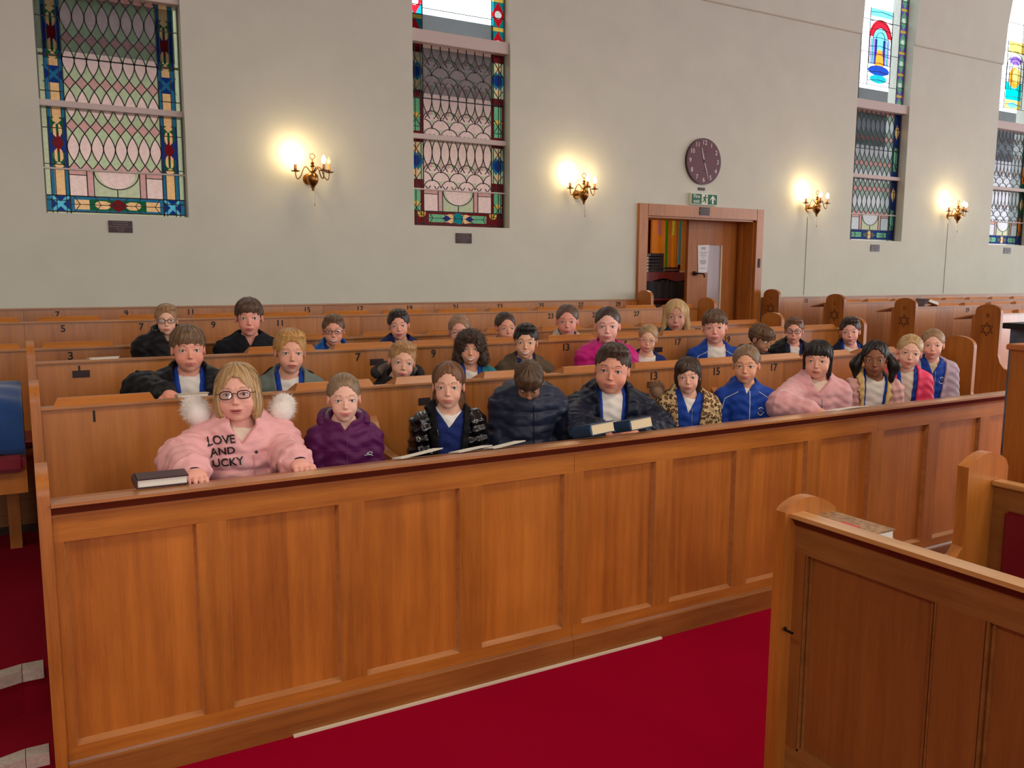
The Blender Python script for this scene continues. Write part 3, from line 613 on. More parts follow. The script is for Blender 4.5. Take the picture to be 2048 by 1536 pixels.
def lid(x0, x1, y, z):
    """one sloping book-box lid seen from its long side"""
    h, e = .030, .016; vs = []
    return MB().add([(x0, y-.012, z), (x1, y-.012, z), (x1, y+.17, z-.03), (x0, y+.17, z-.03), (x0+e, y+.006, z+h), (x1-e, y+.006, z+h), (x1-e, y+.03, z+h), (x0+e, y+.03, z+h)],
                    [(0, 3, 2, 1), (4, 5, 6, 7), (0, 1, 5, 4), (1, 2, 6, 5), (2, 3, 7, 6), (3, 0, 4, 7)])
def pew(xa, xb, Y, top, floor_f, floor_b, label, nums, group, lids=True, seat=True, post_l=True, post_r=True, arms=(), joints=(), first=X0S, skip=(), posty=-.005, letter=None, stars=False, wall=False):
    """a pew: plain veneered back seen from the front, book ledge along its top, bench in front of it"""
    r = thing('pew', label, 'pew', ((xa+xb)/2, Y, floor_f), 0, group)
    bk = MB(); xs = [xa]+list(joints)+[xb]
    for p, q in zip(xs, xs[1:]): MB().box(p+.0008, q-.0008, Y, Y+.028, floor_f, top-.012).build('back_panel', wood_back(), r)
    MB().box(xa, xb, Y-.016, Y+.034, top-.012, top, .003).build('ledge_edge', wood_lip(), r)
    if not wall:
        MB().add([(xa, Y+.034, top-.014), (xb, Y+.034, top-.014), (xb, Y+.20, top-.055), (xa, Y+.20, top-.055), (xa, Y+.034, top-.002), (xb, Y+.034, top-.002), (xb, Y+.20, top-.043), (xa, Y+.20, top-.043)],
                 [(0, 3, 2, 1), (4, 5, 6, 7), (0, 1, 5, 4), (1, 2, 6, 5), (2, 3, 7, 6), (3, 0, 4, 7)]).build('book_shelf', wood_lip(), r)
    proto = None; k = 0; x = first-.14
    while lids and x < xb-.3:
        if k not in skip:
            if proto is None: proto = lid(x, x+.365, Y, top).build('book_lid', wood_lid(), r); px0 = x
            else: c = proto.copy(); COL.objects.link(c); c.parent = r; c.location = proto.location+Vector((x-px0, 0, 0))
        k += 1; x += MOD
    for i, s in nums:
        t = MB(); t.add(*text_mesh(s, .062, faceM(X0S+i*MOD, Y-.001, top-.05), .0008, .0012)); t.build('seat_number', black, r)
    if seat:
        sz = floor_f+.41; MB().box(xa+.03, xb-.03, Y-.43, Y-.004, sz-.035, sz, .008).build('seat', wood_lip(), r)
        MB().box(xa+.03, xb-.03, Y-.36, Y-.335, floor_f, sz-.035).build('seat_riser', wood_base(), r)
        MB().box(xa+.04, xb-.04, Y-.42, Y-.03, sz, sz+.03, .012).build('seat_cushion', leather, r)
    for ax in arms:
        pr = [(Y, top-.14), (Y-.03, top-.17), (Y-.06, top-.23), (Y-.11, top-.262), (Y-.2, top-.275), (Y-.3, top-.28), (Y-.335, top-.30), (Y-.3, top-.31), (Y-.2, top-.312), (Y-.1, top-.31), (Y-.05, top-.34), (Y, top-.4)]
        MB().prism(pr, ax-.02, ax+.02, 'x').build('armrest', wood_lip(), r, smooth=50)
    for e, (on, x) in enumerate(((post_l, xa), (post_r, xb))):
        if not on: continue
        x0, x1 = (x, x+.034) if e == 0 else (x-.034, x)
        py0, py1, pt = Y-.02, Y+.20, top+.095
        if e == 1 or stars: py0, py1 = Y-.23, Y+.0
        m = arc_post(MB(), x0, x1, py0, py1, 0.0 if xa < 1 else floor_f-.05, pt)
        o = m.build('end_post', wood_post(), r, smooth=35)
        if e == 1 or stars:   # the low armrest wing of the end board
            w = MB(); zt = floor_f+.41+.13
            pr = [(py0+.002, zt+.14), (py0-.02, zt+.07), (py0-.06, zt+.02), (py0-.14, zt), (py0-.2, zt-.01), (py0-.23, zt-.05), (py0-.22, floor_f), (py0+.002, floor_f)]
            w.prism(pr, x0+.002, x1-.002, 'x'); w.build('arm_wing', wood_post(), r, smooth=35)
        if stars and e == 0:
            mk = star(MB(), x0, (py0+py1)/2, pt-.22, .06); mk.build('carved_star', plain('carving', (70, 34, 14), .7), r)
            t = MB(); t.add(*text_mesh(letter, .05, faceM(x0-.001, (py0+py1)/2, pt-.10, '-x'), .0008)); t.build('carved_letter', plain('carving', (70, 34, 14), .7), r)
    return r
GR = 'pews of the left seating block'; GR2 = 'pews of the right seating block'
R2 = pew(0, 5.62, 3.65, 1.080, .12, .2, 'oak pew back right behind the front row of children', [(0, '1'), (6, '13'), (7, '15'), (8, '17'), (9, '19')], GR, arms=(1.36, 2.29, 3.45), joints=(1.88, 3.76), skip=(1,))
R3 = pew(0, 5.62, 4.53, 1.170, .20, .28, 'oak pew behind the second row of children, second of four', [(0, '1'), (3, '7'), (4, '9'), (6, '13'), (7, '15'), (8, '17'), (9, '19'), (10, '23')], GR, joints=(1.88, 3.76), skip=(0, 1), arms=())
R4 = pew(-3.6, 5.62, 5.35, 1.168, .28, .34, 'long oak pew behind the third row of children', [(0, '3'), (1, '5'), (8, '19'), (9, '21'), (10, '23')], GR, joints=(-1.88, 0, 1.88, 3.76), first=.215-4*MOD, skip=(5,), post_l=False)
R5 = pew(-3.6, 5.62, 6.17, 1.272, .34, .34, 'empty oak pew nearest the wall bench, numbered five seven nine eleven', [(0, '5'), (1, '7'), (2, '9'), (3, '11'), (7, '21'), (8, '23'), (9, '25'), (10, '27')], GR, joints=(-1.88, 0, 1.88, 3.12), first=.215-4*MOD, post_l=False)
for z_, (i, s) in enumerate([]): pass
R6 = pew(-3.6, 5.60, 7.07, 1.322, .34, .34, 'oak wall bench under the windows left of the door', [(0, '7'), (1, '9'), (2, '11'), (4, '15'), (5, '17'), (6, '19'), (7, '21'), (8, '23'), (9, '25'), (10, '27'), (11, '29')], GR, joints=(-1.88, 0, 1.88, 3.25), lids=False, wall=True, post_l=False)
S3 = pew(7.38, 18.9, 4.53, 1.240, .22, .28, 'right block pew whose end post carries the lowest carved star', [], GR2, first=7.72, stars=True, letter='B', post_r=False, joints=(9.3, 11.2, 13.1, 15))
S4 = pew(7.38, 18.9, 5.35, 1.272, .28, .34, 'right block pew with an open book on its ledge', [(16, '27'), (18, '29')], GR2, first=7.72, stars=True, letter='D', post_r=False, joints=(9.3, 11.2, 13.1, 15), skip=(0,))
S5 = pew(7.38, 18.9, 6.17, 1.290, .34, .34, 'right block pew second from the wall with a row of book lids', [(19, '31'), (21, '33')], GR2, first=7.72, stars=True, letter='C', post_r=False, joints=(9.3, 11.2, 13.1, 15))
S6 = pew(7.40, 18.9, 7.07, 1.322, .34, .34, 'wall bench under the windows right of the door', [(16, '31'), (17, '33')], GR2, lids=False, wall=True, stars=True, letter='L', post_r=False, joints=(9.3, 11.2, 13.1, 15))
# small name plates screwed to the pew backs
for i, (x, y, z, w, lb) in enumerate(((.222, 3.649, 1.0, .06, None), (.222, 4.529, 1.105, .075, 'small dark name plate under number one on the second pew'), (1.72, 4.529, 1.09, .08, 'small dark name plate below number seven between two boys'), (3.0, 3.649, .985, .08, 'small brass name plate under the number thirteen'), (3.76, 4.529, 1.075, .07, 'small dark name plate under the number seventeen'), (4.6, 6.169, 1.19, .06, 'small name plate on the pew beside the woman'), (1.62, 3.649, .99, .06, 'small dark plate with blue mark behind the girl in the shiny black jacket'))):
    if lb: tag(MB().box(x-w/2, x+w/2, y-.004, y-.0004, z-.017, z+.017, .0008).build('name_plate', plain('bronze_plate', (52, 32, 34), .4, metal=.3) if 'brass' not in lb else plain('dull_brass', (120, 84, 40), .4, metal=.7)), lb, 'name plate')

def panel_front(r, along, a, b, plane, z0, zr, top, npan, sgn, wood_p, wood_r, end_at=None):
    """rail, stiles and sunk panels. along='x': front looks to -y; along='y': front looks to -x"""
    def B(mb, p0, p1, d0, d1, za, zb, bev=0.): return mb.box(p0, p1, plane+d0, plane+d1, za, zb, bev) if along == 'x' else mb.box(plane+d0, plane+d1, p0, p1, za, zb, bev)
    return B
def build_front_pew():
    Y = 2.778; xa, xb = 0.034, 5.64; top = .92
    r = thing('front_pew', 'long panelled oak front with book ledge before the first row', 'pew front', (2.82, Y, 0))
    pans = []; n = 12; base = .062
    for k in range(n): x = .062+k*.4685+(0 if k % 4 == 0 else 0); pans.append((x, x+.375))
    xs = [.034]+[v for p in pans for v in p]+[xb]
    for k in range(0, 3):
        a = .034 if k == 0 else .062+k*4*.4685-.047; b = .062+(k+1)*4*.4685-.047 if k < 2 else xb
        MB().box(a+.0008, b-.0008, Y, Y+.022, .797, .885).build('top_rail', wood_rail(), r)
        MB().box(a+.0008, b-.0008, Y, Y+.022, .095, .148).build('bottom_rail', wood_rail(), r)
        MB().prism([(Y-.014, 0.0), (Y+.02, 0.0), (Y+.02, .105), (Y-.002, .105), (Y-.006, .096), (Y-.014, .092)], a+.0008, b-.0008, 'x').build('base_board', wood_base(), r)
        MB().prism([(Y-.03, top-.010), (Y-.03, top), (Y+.03, top), (Y+.03, top-.010)], a+.0008, b-.0008, 'x').build('ledge_edge', wood_lip(), r)
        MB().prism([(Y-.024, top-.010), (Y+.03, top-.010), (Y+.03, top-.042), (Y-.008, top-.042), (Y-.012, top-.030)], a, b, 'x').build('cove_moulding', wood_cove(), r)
        MB().prism([(Y-.012, top-.036), (Y+.02, top-.036), (Y+.02, top-.048), (Y-.006, top-.048)], a, b, 'x').build('bead_moulding', wood_lip(), r)
    edges = [.034]+[v for p in pans for v in p]+[xb]
    for i in range(0, len(edges), 2):
        if edges[i+1]-edges[i] > .01: MB().box(edges[i], edges[i+1], Y, Y+.022, .148, .797).build('stile', wood_post(), r)
    for a, b in pans:
        MB().box(a, b, Y+.021, Y+.026, .148, .797).build('panel', wood_panel(), r)
        e = MB(); w = .012
        e.prism([(Y+.001, .148), (Y+.021, .148), (Y+.021, .148+w)], a, b, 'x')
        for s, xx in ((1, a), (-1, b)): e.add([(xx, Y+.001, .148), (xx, Y+.021, .148), (xx+s*.007, Y+.021, .148), (xx, Y+.001, .797), (xx, Y+.021, .797), (xx+s*.007, Y+.021, .797)], [(0, 1, 2), (5, 4, 3), (0, 3, 4, 1), (1, 4, 5, 2), (2, 5, 3, 0)])
        e.build('panel_moulding', wood_lip(), r)
    MB().box(xa, xb, Y+.026, Y+.044, .12, .9).build('inner_lining', wood_base(), r)
    MB().add([(xa, Y+.03, top-.012), (xb, Y+.03, top-.012), (xb, Y+.22, top-.05), (xa, Y+.22, top-.05), (xa, Y+.03, top), (xb, Y+.03, top), (xb, Y+.22, top-.038), (xa, Y+.22, top-.038)],
             [(0, 3, 2, 1), (4, 5, 6, 7), (0, 1, 5, 4), (1, 2, 6, 5), (2, 3, 7, 6), (3, 0, 4, 7)]).build('book_shelf', wood_lip(), r)
    arc_post(MB(), 0, .034, Y-.018, Y+.24, 0, 1.016).build('end_post', wood_post(), r, smooth=35)
    arc_post(MB(), 5.64, 5.674, Y-.018, Y+.24, 0, 1.016).build('end_post', wood_post(), r, smooth=35)
build_front_pew()
def build_side_pew():
    """the nearer stall turned at right angles, its panelled front towards the left"""
    X = 1.885; top = .92; r = thing('side_stall', 'nearer oak stall at bottom right turned sideways, with panelled front', 'pew', (X, .9, 0))
    y0, y1 = -1.9, 1.64
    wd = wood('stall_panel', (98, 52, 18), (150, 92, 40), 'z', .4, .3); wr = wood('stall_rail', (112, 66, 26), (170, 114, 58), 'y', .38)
    MB().box(X, X+.022, y0, y1, .805, .895).build('top_rail', wr, r); MB().box(X, X+.022, y0, y1, .12, .21).build('bottom_rail', wr, r)
    MB().box(X-.012, X+.02, y0, y1, 0, .13).build('base_board', wr, r)
    MB().prism([(X-.025, top-.012), (X+.03, top-.012), (X+.03, top), (X-.025, top)], y0, y1, 'y').build('ledge_edge', wood('stall_lip', (166, 112, 56), (222, 168, 104), 'y', .35, coat=.3), r)
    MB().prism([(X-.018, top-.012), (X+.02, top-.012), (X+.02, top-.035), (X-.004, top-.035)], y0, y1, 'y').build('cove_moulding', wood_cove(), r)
    pans = []; y = 1.602
    while y > y0+.3: pans.append((y-.405, y)); y -= .525
    ed = [y1]+[v for p in pans for v in (p[1], p[0])]+[y0]
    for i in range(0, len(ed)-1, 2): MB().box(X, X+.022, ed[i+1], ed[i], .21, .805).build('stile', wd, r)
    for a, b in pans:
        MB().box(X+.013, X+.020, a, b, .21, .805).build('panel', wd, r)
        m = MB()
        for q in (0, .012): m.box(X+.002+q*.5, X+.015, b-.008-q, b-.002-q, .21, .805); m.box(X+.002+q*.5, X+.015, a+.002+q, a+.008+q, .21, .805)
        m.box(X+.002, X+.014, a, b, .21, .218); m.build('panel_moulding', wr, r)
    n = 16; pr = [(1.84, 0), (1.84, .925)]+[(1.84+.225*k/n, .925+.048*math.sin(PI*min(1, k/n*1.0))**.7-.03*(k/n)) for k in range(1, n)]+[(2.065, .88), (2.065, 0)]
    MB().prism(pr, 1.64, 1.676, 'y').build('end_post', wood_post(), r, smooth=35)
    MB().add([(X+.03, y0, top-.03), (X+.03, y1, top-.03), (X+.15, y1, top-.10), (X+.15, y0, top-.10), (X+.03, y0, top-.02), (X+.03, y1, top-.02), (X+.15, y1, top-.09), (X+.15, y0, top-.09)], [(0, 3, 2, 1), (4, 5, 6, 7), (0, 1, 5, 4), (1, 2, 6, 5), (2, 3, 7, 6), (3, 0, 4, 7)]).build('book_shelf', wr, r)
    MB().tube([(1.86, 1.637, .58), (1.848, 1.63, .58), (1.848, 1.6, .58)], .004, 6).build('hook', plain('dark_iron', (34, 26, 22), .4, metal=.7), r)
    # the seat behind it
    s = thing('leather_stall', 'oak stall seat with maroon leather back at the right edge', 'pew', (2.9, .9, 0))
    pr = [(2.72, 0), (2.72, .60), (2.70, .62), (2.655, .625), (2.65, .645), (2.69, .65), (2.718, .68), (2.724, .75), (2.718, .955)]+[(2.718+.23*k/n, .955+.040*math.sin(PI*k/n)) for k in range(1, n)]+[(2.95, .935), (2.95, 0)]
    MB().prism(pr, 1.65, 1.69, 'y').build('end_post', wood_post(), s, smooth=35)
    MB().box(2.87, 2.90, y0, 1.65, .0, .878).build('back_frame', wr, s); MB().box(2.855, 2.91, y0, 1.65, .878, .895, .003).build('back_cap', MATS['stall_lip'], s)
    yy = 1.60
    while yy > y0+.5: MB().box(2.856, 2.872, yy-.9, yy, .47, .80, .008).build('back_cushion', leather, s); yy -= .98
    MB().box(2.45, 2.87, y0, 1.65, .40, .44, .006).build('seat', wr, s); MB().box(2.46, 2.86, y0+.02, 1.63, .44, .47, .01).build('seat_cushion', leather, s); MB().box(2.52, 2.55, y0, 1.65, 0, .40).build('seat_riser', wr, s)
    # lectern and grey stand between it and the front pew
    p = thing('lectern', 'tall oak lectern at the right edge behind the stall', 'lectern', (4.1, 1.75, 0))
    MB().box(3.70, 4.5, 1.45, 2.10, 0, 1.275).build('body', wood_post(), p); MB().box(3.685, 4.52, 1.43, 2.115, 1.275, 1.30, .004).build('cap', wood('lectern_cap', (170, 96, 44), (214, 140, 80), 'y', .35), p)
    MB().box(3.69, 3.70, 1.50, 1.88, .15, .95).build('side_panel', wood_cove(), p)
    g = thing('display_stand', 'grey marbled stand with black top behind the lectern', 'stand', (4.3, 2.25, 0))
    MB().box(4.035, 4.6, 2.20, 2.30, 0, 1.35).build('stand_body', plain('grey_marble', (92, 104, 122), .4, var=.45, scale=14), g); MB().box(4.0, 4.65, 2.17, 2.32, 1.345, 1.372, .002).build('stand_top', plain('black_lacquer', (16, 16, 18), .4), g)
build_side_pew()
# ------------------------------------------------------------------ aisle seat with the blue cloth
def build_aisle_seat():
    s = thing('aisle_seat', 'oak seat with maroon cushion left of the pew ends', 'seat', (-.35, 4.45, .3))
    MB().box(-.75, -.03, 4.25, 4.62, .62, .72).build('seat_frame', wood_post(), s); MB().box(-.74, -.03, 4.20, 4.62, .72, .80, .02).build('seat_cushion', leather, s)
    for x in (-.74, -.12):
        for y in (4.50, 4.57): MB().box(x, x+.05, y, y+.05, .3, .62).build('leg', wood_post(), s)
    MB().box(-.75, -.03, 4.62, 4.66, .62, 1.04).build('backrest', wood_post(), s)
    # blue cloth: draped sheet with folds and thickness
    mb = MB(); nx, nz = 40, 34
    def P(i, j, off):
        u, v = i/nx, j/nz; x = -.74+.71*u
        f = .012*math.sin(9*u+2.2*v)+.010*math.sin(17*u-5*v+1)+.006*math.sin(31*v+6*u)
        path = [(4.215, .80), (4.24, .95), (4.30, 1.03), (4.45, 1.062), (4.6, 1.075), (4.68, 1.07), (4.70, .9)]
        t = v*(len(path)-1); k = min(int(t), len(path)-2); t -= k; y = path[k][0]*(1-t)+path[k+1][0]*t; z = path[k][1]*(1-t)+path[k+1][1]*t
        return (x, y-f-off, z+f*.6+(off if v > .3 else 0)+.01*math.sin(PI*u)-.0)
    vs = [P(i, j, 0) for j in range(nz+1) for i in range(nx+1)]+[P(i, j, -.012) for j in range(nz+1) for i in range(nx+1)]; N = (nx+1)*(nz+1); fs = []
    for j in range(nz):
        for i in range(nx): a = j*(nx+1)+i; fs += [(a, a+1, a+nx+2, a+nx+1), (a+N, a+nx+1+N, a+nx+2+N, a+1+N)]
    for i in range(nx): fs += [(i+1, i, i+N, i+1+N), (nz*(nx+1)+i, nz*(nx+1)+i+1, nz*(nx+1)+i+1+N, nz*(nx+1)+i+N)]
    for j in range(nz): a = j*(nx+1); b = a+nx; fs += [(a, a+nx+1, a+nx+1+N, a+N), (b+nx+1, b, b+N, b+nx+1+N)]
    mb.add(vs, fs); tag(mb.build('blue_cloth', plain('blue_fleece', (14, 62, 122), .9, var=.12, scale=60, sheen=.3), smooth=True), 'blue cloth draped over the seat at the left edge', 'cloth')
build_aisle_seat()
# ------------------------------------------------------------------ books and papers on the ledges
paper = plain('page_paper', (222, 206, 170), .8, var=.04, scale=400); ppaper = plain('page_white', (232, 228, 216), .8)
def hard_book(c, size, rz, tilt, cover, label, page=None, spine='x', group=None, name='book'):
    """closed hardback: two boards, a rounded spine and a page block, laid flat; page edges towards -y"""
    w, d, h = size; o = thing(name, label, 'book', c, rz, group); o.rotation_euler = (tilt[0], tilt[1], rz)
    cv = MB().box(-w/2, w/2, -d/2, d/2, 0, .004, .0015).box(-w/2, w/2, -d/2, d/2, h-.004, h, .0015)
    cv.prism([(-w/2-.0, 0), (-w/2-.006, h*.25), (-w/2-.007, h*.5), (-w/2-.006, h*.75), (-w/2, h), (-w/2+.004, h), (-w/2+.004, 0)], -d/2, d/2, 'y')
    cv.build('cover', cover, o, keep=True, smooth=30); MB().box(-w/2+.004, w/2-.006, -d/2+.005, d/2-.005, .004, h-.004).build('pages', page or paper, o, keep=True); return o
navy = plain('blue_board', (22, 58, 92), .5, var=.2, scale=20)
hard_book((.350, 2.86, .923), (.155, .10, .030), -.02, (.0, 0), plain('maroon_board', (62, 20, 22), .5), 'closed maroon book on the front ledge beside the pink coat', page=ppaper)
def thick_book(c, rz, tilt, label):
    o = hard_book(c, (.138, .12, .048), rz, tilt, navy, label, group='thick blue prayer books'); return o
thick_book((2.05, 2.865, .922), math.radians(8), (math.radians(-14), math.radians(-2), 0), 'thick blue prayer book on the ledge nearer the navy puffer coat')
thick_book((2.26, 2.875, .922), math.radians(8), (math.radians(-14), math.radians(-2), 0), 'thick blue prayer book on the ledge nearer the leopard print coat')
def paper_stack(x0, x1, y, z, n, label, rz=0, curl=.02):
    o = thing('booklet', label, 'booklet', ((x0+x1)/2, y, z), rz); o.rotation_euler = (-.2, 0, rz); mb = MB(); w = x1-x0
    for k in range(n):
        pr = []; m = 10
        for i in range(m+1): u = i/m; pr.append((-w/2+w*u+.003*k, (curl*u*u+.0025*k)+.004*math.sin(3*u)))
        pr += [(p[0], p[1]-.0012) for p in pr[::-1]]; mb.prism(pr, -.045+.004*k, .05, 'y')
    mb.build('sheets', ppaper, o, keep=True)
paper_stack(1.16, 1.33, 2.87, .914, 2, 'curled service sheets on the ledge beside the purple jacket')
paper_stack(1.395, 1.54, 2.87, .912, 2, 'open booklet on the ledge before the shiny black jacket', curl=.012)
paper_stack(1.545, 1.69, 2.87, .912, 2, 'white sheets on the ledge beside the navy puffer coat', curl=.016)
paper_stack(3.50, 3.75, 2.87, .908, 2, 'thin white sheets on the ledge by the blue tracksuit', curl=.006)
hard_book((.60, 3.75, 1.068), (.12, .09, .018), 0, (-.1, 0), plain('cream_board', (206, 190, 170), .6), 'thin cream book on the ledge before the boy in the black puffer', page=ppaper)
hard_book((.33, 4.60, 1.162), (.13, .09, .014), .1, (-.1, 0), plain('cream_board', (206, 190, 170), .6), 'thin cream book on the ledge near the number three', page=ppaper)
fb = thing('book', 'brown book with red band lying on the ledge of the nearer stall', 'book', (1.975, 1.54, 0.8740), 0)
MB().box(1.925, 2.04, 1.432, 1.645, 0.8740, 0.8780).box(1.925, 2.04, 1.432, 1.645, 0.9000, 0.9040).box(1.922, 1.927, 1.432, 1.645, 0.8740, 0.9040).build('cover', plain('tan_board', (150, 112, 74), .5, var=.5, scale=60), fb)
MB().box(1.928, 2.036, 1.436, 1.641, 0.8780, 0.9000).build('pages', ppaper, fb); MB().box(1.9205, 1.9225, 1.49, 1.55, 0.8750, 0.9030).box(1.9225, 1.97, 1.49, 1.55, 0.9035, 0.9052).build('label_band', plain('red_band', (196, 40, 44), .5), fb)
# open book on the far ledge of the right block
ob = thing('open_book', 'open book with white pages on a far pew ledge at right', 'book', (7.98, 5.36, 1.275)); zz = 1.292
MB().add([(7.80, 5.33, zz-.01), (7.90, 5.33, zz+.055), (7.90, 5.48, zz+.055), (7.80, 5.48, zz-.01), (7.805, 5.33, zz-.016), (7.905, 5.33, zz+.05), (7.905, 5.48, zz+.05), (7.805, 5.48, zz-.016)], [(3, 2, 1, 0), (4, 5, 6, 7), (0, 1, 5, 4), (1, 2, 6, 5), (2, 3, 7, 6), (3, 0, 4, 7)]).build('left_board', plain('maroon_board', (62, 20, 22), .5), ob)
MB().add([(7.90, 5.34, zz+.055), (8.06, 5.34, zz+.02), (8.06, 5.48, zz+.05), (7.90, 5.48, zz+.07), (7.90, 5.34, zz+.03), (8.06, 5.34, zz-.01), (8.06, 5.48, zz+.0), (7.90, 5.48, zz+.0)], [(3, 2, 1, 0), (4, 5, 6, 7), (0, 1, 5, 4), (1, 2, 6, 5), (2, 3, 7, 6), (3, 0, 4, 7)]).build('pages', ppaper, ob)
# ------------------------------------------------------------------ sculpting by distance fields
F4 = np.float32
def A3(*p): return np.array(p, F4)
def ell(P, c, r):
    q = (P-A3(*c))/A3(*r); k0 = np.sqrt((q*q).sum(1))+1e-9; q /= A3(*r); k1 = np.sqrt((q*q).sum(1))+1e-9; return k0*(k0-1)/k1
def cap(P, a, b, ra, rb=None):
    rb = ra if rb is None else rb; a = A3(*a); ab = A3(*b)-a; t = np.clip(((P-a)@ab)/max(1e-9, float(ab@ab)), 0, 1); return np.linalg.norm(P-a-t[:, None]*ab, axis=1)-(ra+t*(rb-ra))
def su(a, b, k): h = np.maximum(k-np.abs(a-b), 0)/k; return np.minimum(a, b)-h*h*k*.25
def ss(a, b, k): return -su(-a, b, k)          # a minus b
def path_d(P, pts, r):
    d = None
    for i in range(len(pts)-1):
        e = cap(P, pts[i], pts[i+1], r[i] if hasattr(r, '__len__') else r, r[i+1] if hasattr(r, '__len__') else r); d = e if d is None else np.minimum(d, e)
    return d
def nets(fn, lo, hi, h):
    """surface nets over a sparse block grid"""
    B = 8; lo = np.array(lo, F4); n = np.ceil((np.array(hi)-lo)/h/B).astype(int)*B; nb = n//B
    bc = np.stack(np.meshgrid(*[np.arange(k) for k in nb], indexing='ij'), -1).reshape(-1, 3)
    d0 = fn((lo+(bc+.5)*B*h).astype(F4)); V = np.repeat(np.repeat(np.repeat(np.where(d0 > 0, 1e3, -1e3).astype(F4).reshape(nb), B, 0), B, 1), B, 2)
    act = bc[np.abs(d0) < B*h*.87*1.35+.006]
    if not len(act): return np.zeros((0, 3)), np.zeros((0, 4), int)
    of = np.stack(np.meshgrid(*[np.arange(B)]*3, indexing='ij'), -1).reshape(-1, 3); I = (act[:, None]*B+of[None]).reshape(-1, 3)
    V[I[:, 0], I[:, 1], I[:, 2]] = fn((lo+I*h).astype(F4))
    S = V < 0; c = np.zeros(np.array(V.shape)-1, np.int8)
    for dx in (0, 1):
        for dy in (0, 1):
            for dz in (0, 1): c += S[dx:dx+c.shape[0], dy:dy+c.shape[1], dz:dz+c.shape[2]]
    cells = np.argwhere((c > 0) & (c < 8)); idx = -np.ones(c.shape, np.int64); idx[tuple(cells.T)] = np.arange(len(cells))
    acc = np.zeros((len(cells), 3)); cnt = np.zeros(len(cells))
    cor = [(x, y, z) for x in (0, 1) for y in (0, 1) for z in (0, 1)]
    for a in cor:
        for ax in range(3):
            if a[ax]: continue
            b = list(a); b[ax] = 1; va = V[tuple((cells+a).T)]; vb = V[tuple((cells+b).T)]; m = (va < 0) != (vb < 0); t = np.clip(va[m]/(va[m]-vb[m]), 0, 1)
            p = np.tile(np.array(a, float), (m.sum(), 1)); p[:, ax] += t; acc[m] += p; cnt[m] += 1
    vs = lo+(cells+acc/cnt[:, None])*h; fs = []
    for ax in range(3):
        u, w = (ax+1) % 3, (ax+2) % 3; sl0 = [slice(None)]*3; sl1 = [slice(None)]*3; sl0[ax] = slice(0, -1); sl1[ax] = slice(1, None)
        e = np.argwhere(S[tuple(sl0)] != S[tuple(sl1)]); e = e[(e[:, u] > 0) & (e[:, w] > 0) & (e[:, u] < V.shape[u]-1) & (e[:, w] < V.shape[w]-1)]
        if not len(e): continue
        ins = S[tuple(e.T)]; q = []
        for du, dw in ((-1, -1), (0, -1), (0, 0), (-1, 0)): c_ = e.copy(); c_[:, u] += du; c_[:, w] += dw; q.append(idx[tuple(c_.T)])
        q = np.stack(q, 1); q[~ins] = q[~ins][:, ::-1]; fs.append(q)
    fs = np.concatenate(fs); return vs, fs[(fs >= 0).all(1)]
def mesh_obj(name, parts, mat, parent, smooth=True):
    """parts: list of (verts, quads, colours or None) joined into one mesh object"""
    vs = np.concatenate([p[0] for p in parts]); off = np.cumsum([0]+[len(p[0]) for p in parts]); fl = [f for p, o in zip(parts, off) for f in (np.array(p[1])+o)]
    me = bpy.data.meshes.new(name); me.from_pydata(vs.tolist(), [], [f.tolist() for f in fl])
    if parts[0][2] is not None:
        c = np.concatenate([p[2] for p in parts]); a = me.color_attributes.new('Col', 'FLOAT_COLOR', 'POINT'); q = np.ones((len(c), 4), 'f'); q[:, :3] = c; a.data.foreach_set('color', q.ravel())
    if smooth: me.polygons.foreach_set('use_smooth', [True]*len(me.polygons))
    o = bpy.data.objects.new(name, me); COL.objects.link(o); me.materials.append(mat)
    if parent is not None: o.parent = parent
    return o
def hash01(P): return np.modf(np.abs(np.sin(P@A3(12.98, 78.23, 37.7))*43758.5))[0]

